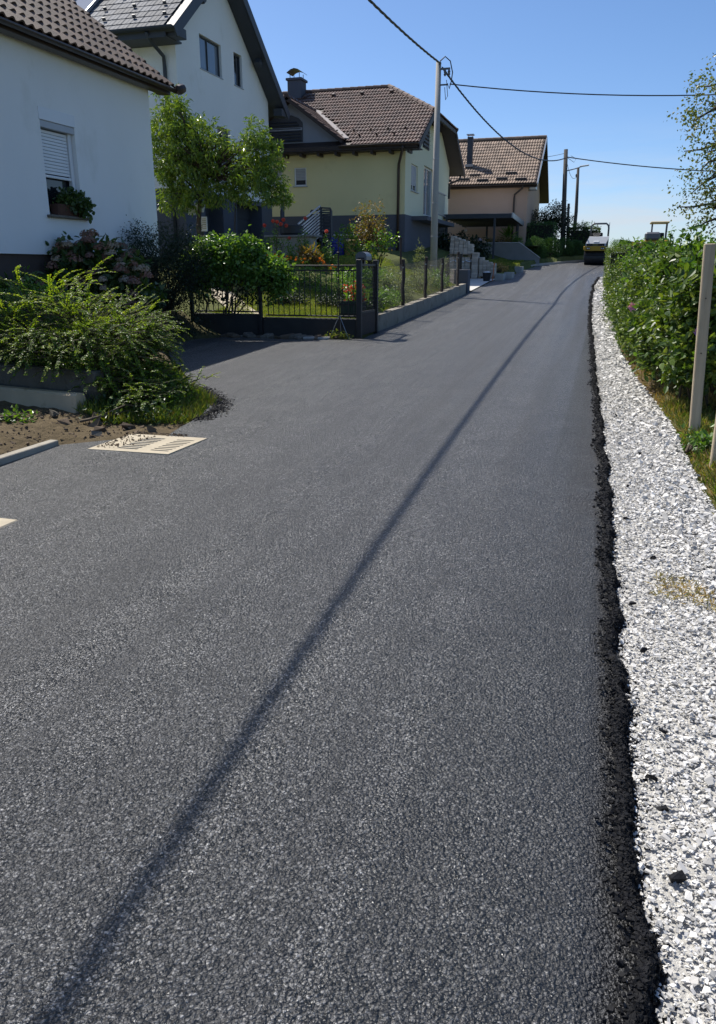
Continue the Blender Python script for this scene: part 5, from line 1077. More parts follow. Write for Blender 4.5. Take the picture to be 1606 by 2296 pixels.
# ---------------------------------------------------------------- carport, terrace wall, pavers
def carport():
    t = thing('carport', (-6.0, 43, 1.7), 'flat dark framed carport with pale edge before the salmon house', 'carport')
    x0, x1, y0, y1 = -8.0, -4.58, 41.0, 46.7; za, zb = 4.18, 4.06
    MB().box(x0, x1, y0, y0+.1, za-.22, za, .005).part('front_beam', 'anthracite', t)
    MB().prism([(x0, y0+.1, za-.02), (x1-.06, y0+.1, za-.02), (x1-.06, y1, zb-.02), (x0, y1, zb-.02)], (0, 0, .03)).part('roof_sheet', 'grey_pvc', t)
    MB().prism([(x1-.05, y0-.01, za+.03), (x1, y0-.01, za+.03), (x1, y1, zb+.03), (x1-.05, y1, zb+.03)], (0, 0, -.24)).part('edge_trim', 'alu', t)
    for i in range(6): MB().box(x0, x1-.06, y0+.9+i*.9, y0+.98+i*.9, za-.22-.02*i, za-.045-.02*i).part('rafter', 'anthracite', t)
    MB().box(x0, x1-.06, y1-.1, y1, zb-.22, zb-.03).part('back_beam', 'anthracite', t)
    for x, y in ((-5.45, 41.06), (-4.95, 46.6), (-6.6, 46.6), (-7.85, 41.06), (-4.68, 44.6)): MB().box(x-.05, x+.05, y-.05, y+.05, .9, za-.2, .006).part('post', 'anthracite', t)
    w = thing('terrace_wall', (-5.2, 43.3, 1.7), 'dark concrete terrace wall with sloping end beyond the paver stacks', 'wall')
    zg = float(rz(43.2)); MB().prism([(-9, 43.1, .9), (-3.35, 43.1, .9), (-3.35, 43.1, zg+.36), (-4.4, 43.1, 2.86), (-9, 43.1, 2.86)], (0, .2, 0)).part('wall', 'concrete_grey', w)
    MB().prism([(-3.32, 43.07, zg+.37), (-4.4, 43.07, 2.87), (-9, 43.07, 2.87), (-9, 43.07, 2.90), (-4.39, 43.07, 2.90), (-3.32, 43.07, zg+.41)], (0, .26, 0)).part('coping', 'alu', w)
    plant('yucca', (-5.15, 44.3, 2.7), 'upright sword leaved yucca behind the terrace wall', 'plant', [((-5.15, 44.3, 3.2), (.06, .06, .2))], 14, 4, .02, .55, .05, 'leaf_bright', -1.4, outw=.8, limbs=4)
    plant('bronze_perennial', (-5.3, 43.7, 2.7), 'brownish flowering plants along the terrace wall top', 'plant', [((-5.3, 43.75, 2.98), (.6, .18, .16)), ((-6.2, 43.75, 2.98), (.3, .18, .2))], 70, 9, .05, .08, .05, 'leaf_bronze', .0)
    plant('garden_plant', (-4.55, 43.7, 2.7), 'bright green tuft at the terrace wall corner', 'plant', [((-4.6, 43.75, 3.0), (.3, .15, .18))], 34, 9, .04, .12, .025, 'leaf_bright', -.6)
carport()
sheet('terrace', [(-9, 43.3), (-3.4, 43.3), (-3.4, 46.8), (-9, 46.8)], 'concrete_grey', lambda x, y: 2.72+0*x, 1.5, kind='structure')
sheet('paved_yard', [(-4.47, 28.3), (-4.47, 33.1), (-3.97, 35.6), (-4.2, 38.5), (-6.6, 37.5), (-6.9, 33), (-6.6, 28.6)], 'paving_white', lambda x, y: rz(y)+.03, .5, kind='structure')
def pavers():
    pm = MB().obox((0, 0, 0), (1, 0, 0), (0, 1, 0), (0, 0, 1), 1, 1, 1, .07).mesh('paver'); pm.materials.append(MATS['paver'])
    def stack(name, label, x, y, z, cols, dx=.215, dy=.3, dz=.062, deep=2, tilt=0., pallet=True, film=False):
        t = thing(name, (x, y, z), label, 'paver stack', 'paver stacks in the yard'); t.rotation_euler = (0, tilt, 0); inv = Matrix.Translation(-Vector((x, y, z)))
        w = len(cols)*dx; z0 = .12 if pallet else 0
        def add(nm, c, s, mt=None, me=None):
            o = bpy.data.objects.new(nm, me or pm); COL.objects.link(o); o.parent = t; o.location = c; o.scale = s; return o
        if pallet:
            pw = MB().obox((0, 0, 0), (1, 0, 0), (0, 1, 0), (0, 0, 1), 1, 1, 1, .02).mesh('pallet_board'); pw.materials.append(MATS['pallet'])
            for i in range(3): add('pallet_block', (w*(.08+.42*i), dy*deep/2-.02, .045), (.12, dy*deep+.06, .07), me=pw)
            add('pallet_board', (w/2, dy*deep/2, .1), (w+.04, dy*deep+.1, .022), me=pw); add('pallet_board', (w/2, dy*deep/2, .011), (w+.02, dy*deep+.06, .02), me=pw)
        for i, n in enumerate(cols):
            for j in range(n):
                for k in range(deep): add('paver', ((i+.5)*dx+rng.normal()*.004, (k+.5)*dy+rng.normal()*.004, z0+(j+.5)*dz), (dx*.97, dy*.97, dz*.93))
        return t, w, z0
    zg = float(rz(34.6))+.02
    t, w, z0 = stack('paver_stack', 'pallet of grey pavers under white film, carrying the tilted pallet', -6.45, 34.4, zg, [12]*4, .235)
    m = MB(); n = 14; top = zg+z0+12*.062+.012; vs = []
    for j in range(3):
        for i in range(n):
            x = -6.49+(.94+.08)*i/(n-1); dr = .0 if j else .10+.10*abs(math.sin(i*.9))+.05*rng.random(); vs.append((x, 34.36-.015*(j == 0)+.35*max(0, j-0)*.9, top-dr+.01*rng.random()))
    m.add(vs, [(j*n+i, j*n+i+1, (j+1)*n+i+1, (j+1)*n+i) for j in range(2) for i in range(n-1)]); m.part('wrap', 'film', None, label='crumpled white plastic film over the lower paver pallet', cat='film')
    stack('paver_stack', 'tilted upper pallet of pavers stepping down to one side', -6.42, 34.42, top+.01, [12, 11, 10, 9, 7], .19, .29, .06, 2, .035)
    stack('paver_stack', 'narrow tall column of pavers beside the wrapped pallet', -5.44, 34.3, zg, [17], .25, .28, .062, 2, 0, False)
    stack('paver_stack', 'broad low stack of pavers descending in steps towards the road', -5.16, 34.5, zg, [12, 10, 9, 8], .17, .3, .062, 2)
    stack('paver_stack', 'small column of pavers next to the pillar block', -5.5, 29.7, float(rz(29.8))+.02, [11], .2, .24, .06, 1, 0, False)
    MB().box(-6.0, -5.62, 29.6, 29.75, .8, 1.42, .01).part('upright_slab', 'white_pvc', None, label='pale slab standing upright behind the wire mesh', cat='slab')
    z = float(rz(33.3))+.02; b = thing('bucket', (-4.62, 33.2, z), 'black builder bucket holding white rubble and a tool', 'bucket')
    MB().lathe((-4.62, 33.2, z), [(.13, 0), (.175, .30), (.185, .30), (.185, .33), (.17, .33), (.15, .2)], 16).part('body', 'black_rubber', b); MB().lathe((-4.62, 33.2, z+.25), [(.16, 0), (.15, .09), (.08, .12)], 12).part('filling', 'white_pvc', b)
    tl = thing('shovel_handle', (-4.42, 33.3, z), 'orange handled tool leaning beside the bucket', 'tool'); MB().tube([(-4.40, 33.3, z), (-4.36, 33.35, z+.62)], .016, 8).part('handle', 'orange_paint', tl); MB().tube([(-4.36, 33.35, z+.62), (-4.355, 33.35, z+.70)], .022, 8).part('grip', 'orange_paint', tl)
    for x, y, l, lab in ((-4.36, 33.7, .9, 'grey concrete edging block lying along the road beside the bucket'), (-4.12, 34.8, .9, 'second grey edging block a step further up the road'), (-4.1, 38.6, .9, 'grey edging block near the terrace wall')):
        zz = float(rz(y)); k = MB().box(x, x+.34, y, y+l, zz-.05, zz+.27, .012).part('edging_block', 'concrete', None, label=lab, cat='concrete block', group='edging blocks')
    k = thing('kerb_stone', (-3.6, 41.5, 1.5), 'pale kerb curving along the road by the rounded conifers', 'kerb'); pts = [(-4.05, 39.6), (-3.98, 41), (-3.5, 43.0), (-2.4, 44.7), (-1.5, 46.0), (-.2, 47.2), (1., 48.4)]
    for a, b in zip(pts[:-1], pts[1:]):
        MB().beam((*a, float(rz(a[1]))+.03), (*b, float(rz(b[1]))+.03), .12, .16).part('kerb_unit', 'concrete', k)
pavers()
plant('weed_clump', (-4.7, 38, 1.4), 'straggling dry weeds between paver stack and terrace wall', 'weeds', [((-4.75, 38, 1.62), (.4, .5, .22))], 60, 9, .06, .1, .03, 'leaf_dry', .1)
grass('grass', [(-4.3, 36), (-3.98, 36), (-4.05, 42.5), (-5.2, 42.5), (-5.6, 38)], 9000, .07, 'grass', 'sunlit strip of grass before the terrace wall', wdt=.012)

# ---------------------------------------------------------------- poles and cables
def poles():
    t = thing('utility_pole', (-5.42, 26.35, .8), 'tall pale concrete utility pole in the front garden', 'utility pole')
    MB().tube([(-5.42, 26.35, .6), (-5.42, 26.3, 4), (-5.41, 26.22, 7.6)], [.125, .105, .08], 16).part('pole', 'pole_concrete', t, True)
    for z in (1.7, 2.6, 3.6, 4.9): MB().lathe((-5.42, 26.33-.03*(z-1)/2, z), [(.126-.0062*z, 0), (.131-.0062*z, .01), (.126-.0062*z, .02)], 16).part('strap', 'alu', t)
    MB().box(-5.46, -5.05, 26.19, 26.24, 7.38, 7.43).part('bracket', 'machine_grey', t); MB().box(-5.46, -5.1, 26.19, 26.23, 6.95, 6.99).part('bracket', 'machine_grey', t)
    for x in (-5.08, -5.2): MB().lathe((x, 26.2, 7.2), [(.02, 0), (.045, .05), (.03, .08), (.045, .12), (.02, .18)], 8).part('insulator', 'machine_grey', t)
    MB().tube([(-5.36, 26.2, 7.62), (-5.2, 26.15, 7.72), (-5.05, 26.2, 7.6), (-4.98, 26.25, 7.3), (-5.0, 26.2, 7.05), (-5.06, 26.2, 6.85), (-5.12, 26.2, 7.0)], .018, 6, False).part('loop_cable', 'cable', t)
    MB().tube([(-5.15, 26.2, 7.1), (-5.1, 26.2, 6.65), (-5.16, 26.2, 6.55), (-5.2, 26.2, 6.9)], .01, 5, False).part('loop_cable', 'cable', t)
    t2 = thing('utility_pole', (-2.72, 50.2, 2.), 'dark weathered pole with a street lamp arm beyond the conifers', 'utility pole')
    MB().tube([(-2.55, 50.1, 1.9), (-2.8, 50.1, 8.1)], [.15, .11], 12).part('pole', 'dark_pole', t2, True); MB().tube([(-2.3, 50.1, 1.9), (-2.42, 50.1, 5.2)], .07, 8).part('stay', 'dark_pole', t2)
    MB().tube([(-2.72, 50.1, 6.95), (-2.2, 50.0, 7.05), (-1.85, 49.95, 7.15)], .03, 8).part('lamp_arm', 'alu', t2); MB().obox((-1.7, 49.93, 7.18), (1, 0, .12), (0, 1, 0), (-.12, 0, 1), .5, .18, .07, .02).part('lamp_head', 'lamp_white', t2)
    MB().tube([(-2.75, 50.1, 7.7), (-2.3, 50.1, 7.4), (-2.2, 50.1, 7.6), (-2.5, 50.1, 7.75)], .012, 5, False).part('loop_cable', 'cable', t2)
    t3 = thing('utility_pole', (-1.95, 54, 2.), 'slim dark wooden pole standing behind the far hedge', 'utility pole'); MB().tube([(-2.2, 54, 1.9), (-2.12, 54, 5), (-2.2, 54, 7.55)], [.13, .11, .08], 10).part('pole', 'dark_pole', t3, True)
    MB().lathe((-2.28, 53.95, 7.0), [(.02, 0), (.05, .05), (.05, .12), (.02, .18)], 8).part('insulator', 'machine_grey', t3)
    def wire(name, label, a, b, sag, r, n=24, twist=0):
        o = thing(name, tuple((np.array(a)+np.array(b))/2), label, 'cable'); P = curve(a, b, -sag, n)
        for k in range(max(1, twist)):
            if twist:
                q = []
                for i in range((n-1)*8+1):
                    u = i/8; j = min(int(u), n-2); p = P[j]+(P[j+1]-P[j])*(u-j); an = i*.85+2*math.pi*k/twist; q.append(p+V(math.cos(an), 0, math.sin(an))*r*.62)
                MB().tube(q, r*.62, 5).part('strand', 'cable', o)
            else: MB().tube(P, r, 5).part('strand', 'cable', o)
    wire('overhead_cable', 'thick twisted overhead cable running over the road towards the viewer', (-5.35, 26.2, 7.55), (-5.0, -9, 7.9), .85, .026, 24, 3)
    wire('overhead_cable', 'thick twisted overhead cable sagging between the two nearer poles', (-5.3, 26.25, 7.45), (-2.78, 50.1, 7.65), 1.0, .026, 24, 3)
    wire('overhead_cable', 'thin line crossing the sky from the concrete pole', (-5.05, 26.2, 6.98), (16, 31, 8.3), .95, .018, 30)
    wire('overhead_cable', 'dark cable leading from the lamp pole towards the pear tree', (-2.75, 50.1, 7.7), (12, 44, 5.8), .35, .028, 20)
    wire('overhead_cable', 'thin service line to the salmon house', (-2.8, 50.1, 7.9), (-8, 50.2, 7.9), .25, .012, 12)
    wire('overhead_cable', 'short line between the lamp pole and the slim wooden pole', (-2.78, 50.1, 7.8), (-2.2, 54, 7.1), .6, .012, 12)
surf('dark_pole', (.11, .10, .09), (.075, .068, .06), 3, .9, 40, .4, .006, stretch=(1, 1, .2))
poles()

# ---------------------------------------------------------------- road roller and the second machine
def roller():
    x, y = -.61, 44.0; z = float(rz(43.6)); t = thing('road_roller', (x, y, z), 'yellow and grey tandem road roller with roll bar on the fresh asphalt', 'road roller')
    for dy in (0., 1.75):
        zz = float(rz(y+dy))+.36; MB().lathe((x-.52, y+dy, zz), [(.30, 0), (.36, .0), (.36, 1.04), (.30, 1.04)], 32, (1, 0, 0)).part('drum', 'drum_steel', t)
        for sx in (-.56, .52): MB().box(x+sx, x+sx+.04, y+dy-.09, y+dy+.09, zz-.1, zz+.5, .01).part('drum_yoke', 'machine_grey', t)
        MB().box(x-.5, x+.5, y+dy-.43, y+dy-.38, zz+.1, zz+.14).part('scraper', 'black_rubber', t)
    MB().prism([(x-.54, y-.5, z+.70), (x-.54, y-.52, z+.92), (x-.54, y+2.2, z+.92), (x-.54, y+2.2, z+.70)], (1.04, 0, 0)).part('chassis', 'yellow_paint', t)
    MB().prism([(x-.50, y-.50, z+.925), (x-.50, y-.46, z+1.05), (x-.36, y-.18, z+1.38), (x-.36, y+.45, z+1.42), (x-.50, y+.5, z+.925)], (.98, 0, 0)).part('bonnet', 'bonnet_grey', t)
    MB().box(x-.46, x+.42, y-.512, y-.505, z+.93, z+1.04).part('grille', 'black_rubber', t); MB().box(x-.16, x+.1, y-.516, y-.513, z+.95, z+1.02).part('badge', 'badge_olive', t)
    MB().obox((x-.0, y-.40, z+1.15), (1, 0, 0), (0, .65, .76), (0, -.76, .65), .26, .09, .01).part('plate', 'lamp_white', t)
    for sx in (-.36, .34):
        h = MB().box(x+sx-.09, x+sx+.09, y-.545, y-.52, z+.76, z+.86, .012).part('headlight', 'black_rubber', t)
        for q in (-.04, .04): MB().lathe((x+sx+q, y-.545, z+.81), [(.03, 0), (.028, .012)], 10, (0, -1, 0)).part('lens', 'lamp_white', h)
    MB().box(x-.60, x-.5, y-.5, y-.2, z+.74, z+.93, .03).part('corner_guard', 'yellow_paint', t)
    MB().box(x-.2, x+.28, y+.55, y+.95, z+1.0, z+1.15, .04).box(x-.2, x+.28, y+.9, y+1.02, z+1.1, z+1.62, .04).part('seat', 'black_rubber', t)
    MB().lathe((x, y+.42, z+1.5), [(.17, 0), (.19, .012), (.17, .024), (.15, .012)], 16, (0, -.5, .85)).part('steering_wheel', 'black_rubber', t); MB().tube([(x, y+.5, z+1.2), (x, y+.42, z+1.5)], .03, 8).part('steering_column', 'black_rubber', t)
    MB().box(x-.3, x+.12, y+.44, y+.5, z+1.38, z+1.56, .02).part('dashboard', 'black_rubber', t)
    a = [(x-.33, y+1.1, z+1.0), (x-.33, y+1.1, z+1.85), (x-.30, y+1.1, z+1.98), (x-.2, y+1.1, z+2.07), (x+.42, y+1.1, z+2.07), (x+.52, y+1.1, z+1.98), (x+.55, y+1.1, z+1.85), (x+.55, y+1.1, z+.9)]
    MB().tube(a, .048, 10).part('roll_bar', 'machine_grey', t, True); MB().tube([(x+.57, y+1.1, z+1.8), (x+.58, y+1.1, z+2.12)], .015, 6).part('beacon_stem', 'machine_grey', t)
    MB().box(x+.47, x+.56, y+.1, y+.5, z+.9, z+1.3, .02).part('console', 'machine_grey', t)
    MB().prism([(x-.5, y+1.25, z+.925), (x-.5, y+1.3, z+1.3), (x-.5, y+2.1, z+1.2), (x-.5, y+2.2, z+.925)], (.98, 0, 0)).part('rear_hood', 'machine_grey', t)
    # second machine round the bend
    x, y = 2.45, 46.8; z = float(rz(46.8)); t = thing('paving_machine', (x, y, z), 'construction machine with cream canopy behind the flowering hedge', 'construction machine')
    for sx in (-.75, .45):
        pr = [(x+sx, y-1+.25*math.cos(a)-.0, z+.28+.28*math.sin(a)) for a in np.linspace(math.pi/2, 3*math.pi/2, 7)]+[(x+sx, y+1+.25*math.cos(a), z+.28+.28*math.sin(a)) for a in np.linspace(-math.pi/2, math.pi/2, 7)]; MB().prism(pr, (.3, 0, 0)).part('track', 'black_rubber', t)
    MB().box(x-.7, x+.7, y-.9, y+.9, z+.55, z+1.05, .05).part('body', 'yellow_paint', t); MB().box(x-.65, x+.1, y-.95, y+.2, z+1.05, z+1.45, .08).part('engine_hood', 'machine_grey', t)
    for sx in (-.3, .42):
        for sy in (-.3, .5): MB().tube([(x+sx, y+sy, z+1.0), (x+sx*1.02, y+sy, z+1.9)], .025, 8).part('canopy_post', 'machine_grey', t)
    MB().box(x-.42, x+.52, y-.5, y+.7, z+1.9, z+1.99, .035).part('canopy', 'canopy_cream', t); MB().box(x-.1, x+.35, y+.2, y+.6, z+1.05, z+1.45, .04).part('seat', 'black_rubber', t)
    MB().prism([(x-1.9, y-.6, z+.55), (x-.72, y-.6, z+.3), (x-.72, y-.6, z+.9), (x-1.9, y-.6, z+1.12)], (0, 1.4, 0)).part('hopper', 'green_wood', t)
surf('bonnet_grey', (.52, .53, .54), (.47, .48, .49), 3, .35, 40, .05, .002); surf('badge_olive', (.16, .15, .04), (.13, .12, .03), 5, .5, 20, 0); surf('canopy_cream', (.7, .55, .28), (.66, .5, .25), 3, .5, 20, 0)
roller()

# ---------------------------------------------------------------- far planting
for i, (x, y, r, h, lab) in enumerate(((-3.75, 44.6, .62, 1.35, 'rounded clipped conifer next to the terrace wall'), (-3.0, 45.6, .62, 1.3, 'rounded clipped conifer, second from the terrace wall'), (-2.35, 46.6, .55, 1.2, 'rounded clipped conifer, third from the terrace wall'), (-1.75, 47.3, .5, 1.05, 'rounded clipped conifer nearest the road roller'))):
    z = float(rz(y)); plant('conifer', (x, y, z), lab, 'conifer', [((x, y, z+h*.45), (r, r, h*.55)), ((x, y, z+h*.7), (r*.6, r*.6, h*.3))], 900, 8, .03, .08, .02, 'leaf_conifer', -.7, outw=.9, shell=.12, group='rounded conifers along the kerb', limbs=10)
plant('dark_tree', (-3.7, 50.5, 2.3), 'dark dense tree beside the salmon house', 'tree', [((-3.9, 50.4, 4.2), (.9, .9, .8)), ((-3.1, 50.4, 4.5), (.8, .8, .8)), ((-2.6, 50.4, 3.9), (.6, .7, .8)), ((-4.5, 50, 3.6), (.6, .7, .6))], 520, 12, .1, .1, .06, 'leaf_dark', .1, trunk=[(-3.6, 50.5, 3.4), (-3.5, 50.5, 4.2)], limbs=30, stem='bark', tr=.09, foliage='crown')
def hedge_box(name, label, x0, x1, y0, y1, z0, z1, n, L, W, mat, wob=.06, cat='hedge'):
    t = thing(name, ((x0+x1)/2, (y0+y1)/2, z0), label, cat); C = []; out = []
    A = [(y1-y0)*(z1-z0)]*2+[(x1-x0)*(z1-z0)]*2+[(x1-x0)*(y1-y0)]; A = np.array(A)/sum(A); f = rng.choice(5, n, p=A); u = rng.random((n, 3))*V(x1-x0, y1-y0, z1-z0)+V(x0, y0, z0); o = np.zeros((n, 3))
    for k, (ax, val, sg) in enumerate(((0, x0, -1), (0, x1, 1), (1, y0, -1), (1, y1, 1), (2, z1, 1))): u[f == k, ax] = val; o[f == k, ax] = sg
    u = u-o*np.abs(rng.normal(0, wob, (n, 1)))+rng.normal(0, .02, (n, 3))
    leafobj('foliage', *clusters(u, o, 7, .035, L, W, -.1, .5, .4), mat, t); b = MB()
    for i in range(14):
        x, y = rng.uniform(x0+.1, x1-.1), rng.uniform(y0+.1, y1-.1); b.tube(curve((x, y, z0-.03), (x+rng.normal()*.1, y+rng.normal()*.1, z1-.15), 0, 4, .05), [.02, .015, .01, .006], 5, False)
    b.box(x0+.14, x1-.14, y0+.14, y1-.14, z0+.12, z1-.14); b.part('stems', 'shade_core', t, kind='stuff'); return t  # solid near-black box in the core, inner shade put into its colour
surf('shade_core', (.016, .02, .012), (.026, .024, .014), 14, .95, 30, .8, .03)
hedge_box('hedge', 'tall dark clipped hedge behind the rounded conifers', -4.9, -2.9, 47.4, 48.6, 2.0, 4.05, 900, .08, .03, 'leaf_conifer')
hedge_box('hedge', 'dark hedge between lamp pole and road roller', -2.3, -.55, 49.5, 51.0, 2.0, 3.85, 800, .08, .04, 'leaf_hydrangea')
plant('pale_shoots', (-1.4, 50, 3.7), 'light green shoots sticking out of the dark hedge top', 'plant', [((-1.4, 50, 3.95), (.8, .4, .2)), ((-1.5, 50, 4.2), (.15, .1, .2))], 60, 8, .05, .1, .04, 'leaf_bright', -.4)
hedge_box('hedge', 'small square clipped hedge at the verge end', -.02, .85, 29.6, 32.2, 1.0, 2.28, 1500, .05, .022, 'leaf_hedge')
plant('pale_shoots', (.5, 32, 2.2), 'pale feathery shoots above the square clipped hedge', 'plant', [((.45, 31.6, 2.4), (.4, .9, .16))], 90, 9, .05, .1, .02, 'leaf_bright', -.6)
plant('arched_topiary', (1.15, 36.2, 1.3), 'rounded brownish green topiary between the machines', 'topiary', [((1.02, 36.2, 2.2), (.22, .5, .45)), ((1.35, 36.2, 2.45), (.4, .5, .22)), ((1.7, 36.2, 2.1), (.25, .5, .5)), ((1.1, 36.2, 1.7), (.2, .4, .4)), ((1.75, 36.2, 1.6), (.2, .4, .4))], 900, 8, .03, .05, .02, 'leaf_bronze', .0, shell=.15)

# ---------------------------------------------------------------- flowering hedge on the right
def big_hedge():
    t = thing('flowering_hedge', (1.2, 15, .3), 'tall leafy hibiscus hedge with mauve flowers along the gravel verge', 'hedge')
    fx = lambda y: np.interp(y, [8.9, 10, 12, 15, 20, 25], [.80, .68, .50, .36, .20, .12])
    lump = lambda y, z: .09*np.sin(y*2.1+z*1.3)+.07*np.sin(y*4.7-z*3.1)+.05*np.sin(z*7+y)
    topz = lambda y: rz(y)+np.interp(y, [8.9, 10, 12, 15, 20, 25], [1.45, 1.56, 1.58, 1.48, 1.2, .95])+.08*np.sin(y*3.3)+.06*np.sin(y*7.9)
    P, O = [], []
    def face(n, kind):
        y = 9.0+16*rng.random(n)**1.55; v = rng.random(n); zt = topz(y); zb = rz(y)+np.interp(y, [9, 10.5, 13], [.40, .22, .08]); z = zb+(zt-zb)*v
        inner = np.abs(rng.normal(0, .09, n))
        if kind == 'side': x = fx(y)+lump(y, z)+.16*(1-np.sin(math.pi*np.clip(v*.8+.15, 0, 1)))+inner; o = V(-1, -.15, .25)
        elif kind == 'top': x = fx(y)+.1+1.6*rng.random(n); z = zt+.05*np.sin(x*5)-inner; o = V(-.1, -.1, 1)
        else: x = fx(9.2)+.0+1.9*rng.random(n); y = 9.0+.18*np.sin(x*4)+.12*np.sin(z*5+x)+inner*2+.5*np.abs(x-1.2)*0; zt = topz(9.3); z = .5+(zt-.5)*v; o = V(-.15, -1, .3)
        return np.stack([x, y, z], 1), np.broadcast_to(o, (n, 3)).copy()
    for n, k in ((3900, 'side'), (1500, 'top'), (1500, 'end')): a, b = face(n, k); P.append(a); O.append(b)
    C, o = np.concatenate(P), np.concatenate(O)
    hole = np.sin(C[:, 1]*3.1+C[:, 2]*4.3)*np.sin(C[:, 1]*7.3-C[:, 2]*5.1+C[:, 0]*6)+.6*np.sin(C[:, 0]*9+C[:, 2]*8)*np.sin(C[:, 1]*11+C[:, 2]*3); keep = (hole > -.22) | (rng.random(len(C)) < .18); C, o = C[keep], o[keep]
    big = C[:, 1] < 11.5
    leafobj('foliage', *clusters(C[big], o[big], 8, .06, .085, .052, .15, .45, .55), 'leaf_hedge', t, k=6); leafobj('far_foliage', *clusters(C[~big], o[~big], 12, .05, .06, .034, .15, .45, .55), 'leaf_hedge', t)
    # shoots above the top
    n = 170; y = 9.1+12*rng.random(n)**1.3; x = fx(y)+.1+1.3*rng.random(n); b = MB(); SP, SO = [], []
    for i in range(n):
        h = .08+.22*rng.random()**2; p0 = V(x[i], y[i], float(topz(y[i]))-.1); p1 = p0+V(rng.normal()*.08-.04, rng.normal()*.08, h+.1); b.tube([p0, (p0+p1)/2, p1], [.005, .004, .002], 4, False)
        for q in np.linspace(.3, 1, 7): SP.append(p0+(p1-p0)*q); SO.append(V(*rng.normal(0, 1, 2), .4))
    leafobj('shoots', *clusters(np.array(SP), nrm(np.array(SO)), 4, .02, .075, .045, .0, .9, .6), 'leaf_bright', t, k=6); 
    for i in range(110):
        y0 = 9.1+14*rng.random()**1.4; x0 = float(fx(y0))+.2+.9*rng.random(); z0 = float(rz(y0)); b.tube(curve((x0, y0, z0-.02), (x0+rng.normal()*.15-.08, y0+rng.normal()*.15, z0+.7+.9*rng.random()), 0, 5, .08), [.016, .014, .011, .008, .005], 5, False)
    b.part('stems', 'twig', t, kind='stuff')
    # inner shade of the hedge, put into the colour of darker leaves
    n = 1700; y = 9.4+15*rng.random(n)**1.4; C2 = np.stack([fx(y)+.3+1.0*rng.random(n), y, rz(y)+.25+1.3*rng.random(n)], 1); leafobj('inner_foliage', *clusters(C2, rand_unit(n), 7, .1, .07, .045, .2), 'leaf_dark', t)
    # the leaves that can be picked out singly
    lv, lf = leaves(np.zeros((1, 3)), V(1, 0, 0)[None], V(0, 0, 1)[None], 1., .62, .10, 6, .14); lm = npmesh('leaf', lv, lf); lm.materials.append(MATS['leaf_bright'])
    a, oo = face(90, 'side'); a2, o2 = face(170, 'end'); A = np.concatenate([a, a2]); OO = np.concatenate([oo, o2]); A[:90, 1] = 9.1+(A[:90, 1]-9)*.3; A[:90, 0] = fx(A[:90, 1])+lump(A[:90, 1], A[:90, 2])+.02
    for p, o in zip(A, OO):
        d = unit(o*.6+rng.normal(0, .7, 3)+V(0, 0, -.25)); n = unit(o*.6+V(0, 0, .7)+rng.normal(0, .4, 3)); s = unit(np.cross(n, d)); n = np.cross(d, s)
        q = put('leaf', lm, None, t); M = Matrix((d, s, n)).transposed().to_4x4()@Matrix.Scale(.075+.045*rng.random(), 4); M.translation = Vector(p+o*.05)
        q.matrix_parent_inverse = Matrix.Translation(-t.location); q.matrix_basis = M
    for c, r in (((.98, 8.86, 1.02), .05), ((.42, 12.4, 1.1), .05)):
        c = np.array(c); ax = unit((-.35, -.9, .1)); s = unit(np.cross(ax, (0, 0, 1))); u = np.cross(s, ax); nn = 5; an = np.arange(nn)*2*math.pi/5
        D = np.cos(an)[:, None]*s+np.sin(an)[:, None]*u+ax*.35; leafobj('flower', np.repeat(c[None], nn, 0), D, np.repeat(ax[None], nn, 0), r*1.5, r*1.55, 'petal_pink', t, k=6, kind=None)
        MB().tube([c, c+ax*.035], [.006, .004], 6).part('stamen', 'canopy_cream', t)
big_hedge()
def stakes():
    for (x, y, dx, z1, w, lab) in ((.965, 8.14, -.05, 1.86, .095, 'tall squared weathered post standing before the flowering hedge'), (1.0, 6.8, .0, 1.9, .095, 'squared weathered post on the dry grass nearest the wide gravel')):
        z = float(rz(y)); t = thing('fence_post', (x, y, z), lab, 'post', 'squared posts on the right verge')
        MB().beam((x, y, z-.15), (x+dx*1.6, y, z1), w, w, up=(0, 1, 0), ch=.008).part('post', 'stake_wood', t)
        for q in (.75, 1.25): MB().lathe((x+dx*.8*q-.01, y-w/2, z+q), [(.007, 0), (.006, .006)], 8, (0, -1, 0)).part('nail', 'rust_metal', t)
    b = MB().prism([(1.06, 9.1, .15), (1.02, 8.75, .12), (1.0, 8.85, .55), (1.03, 9.05, .6)], (.05, .01, 0)).part('leaning_board', 'dark_pole', None, label='dark board leaning in the shade under the hedge end', cat='board')
stakes()
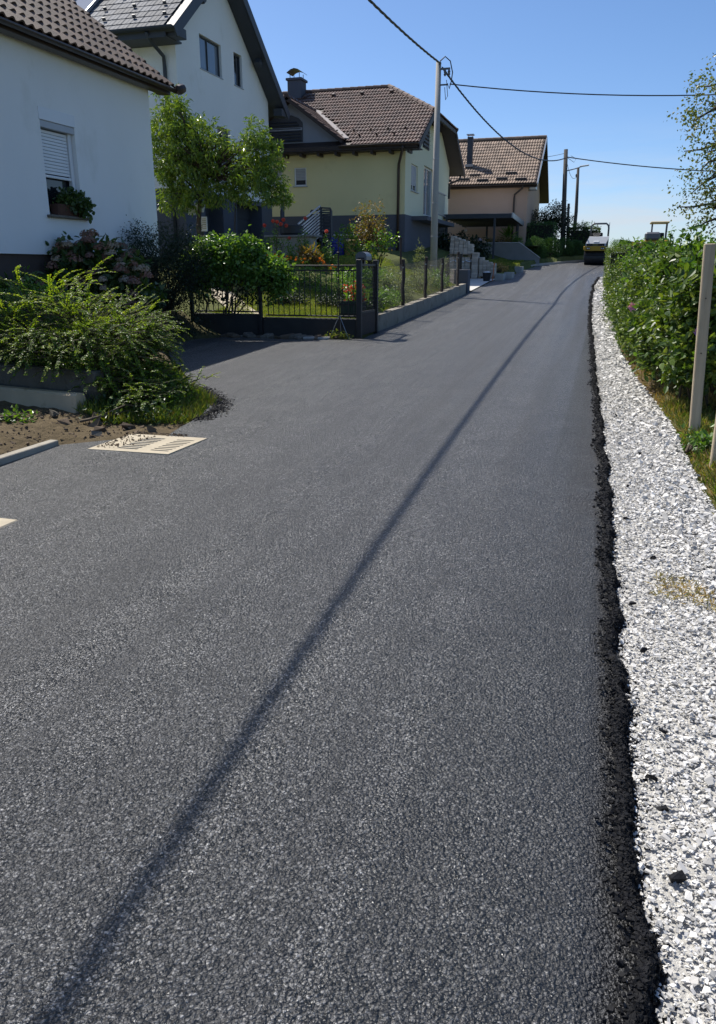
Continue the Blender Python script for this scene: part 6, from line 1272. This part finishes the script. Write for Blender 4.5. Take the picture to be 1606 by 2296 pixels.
R1 = [(.95, 1.0), (1.0, 3), (.94, 5.2), (.88, 5.9), (.84, 6.9), (.80, 8.7), (.72, 9.7), (.56, 11.7), (.38, 14.7), (.6, 14.8), (1.9, 10), (2.2, 1.)]
grass('verge_grass', R1, 15000, .10, 'grass_dry', 'dry trampled grass under the squared posts', lean=.9, wdt=.006)
grass('verge_grass', [(.9, 5.6), (.84, 6.9), (.8, 8.7), (.72, 9.7), (1.2, 9.6), (1.5, 5.4)], 3500, .10, 'grass', 'green grass tufts between gravel and squared posts', lean=.7, wdt=.006)
grass('verge_grass', [(.2, 16.2), (.06, 19), (.0, 21), (.08, 23.5), (.35, 23.6), (.35, 16)], 5000, .12, 'grass', 'grass fringe spilling from the hedge foot onto the gravel', lean=.7, wdt=.008)
plant('weed_clump', (.9, 7.35, Tz(.9, 7.35)), 'leafy weeds between the two squared posts', 'weeds', [((.93, 7.4, .18), (.12, .3, .09))], 40, 8, .03, .05, .035, 'leaf_bright', .1)
grass('straw', [(.35, 4.05), (.62, 3.95), (.82, 3.7), (.8, 3.9), (.6, 4.3), (.4, 4.35)], 420, .045, 'grass_dry', 'wisps of straw lying on the white gravel', lean=2.2, wdt=.005, zf=lambda x, y: rz(y)-.03)

plant('pear_tree', (2.35, 15.2, float(rz(15.2))), 'open branched pear tree rising behind the flowering hedge', 'tree',
      [((1.5, 14.9, 3.6), (.55, .6, .6)), ((1.6, 15, 4.35), (.7, .7, .55)), ((1.05, 14.8, 4.05), (.36, .3, .26)), ((1.45, 14.8, 2.9), (.5, .5, .4)), ((1.12, 14.7, 3.05), (.32, .3, .25)), ((2.5, 15.2, 3.6), (.9, .9, 1.3)), ((1.35, 14.6, 2.35), (.5, .4, .25)), ((1.8, 14.8, 2.6), (.5, .4, .5)), ((1.15, 14.7, 2.6), (.25, .25, .18)), ((1.7, 14.8, 3.3), (.4, .4, .4))],
      800, 13, .06, .05, .034, 'leaf_pear', .25, outw=.5, up=.4, shell=.6, trunk=[(2.35, 15.2, 1.6), (2.25, 15.15, 2.4), (2.1, 15.1, 3.4), (1.95, 15.0, 4.2)], limbs=90, stem='bark', tr=.085, foliage='crown')
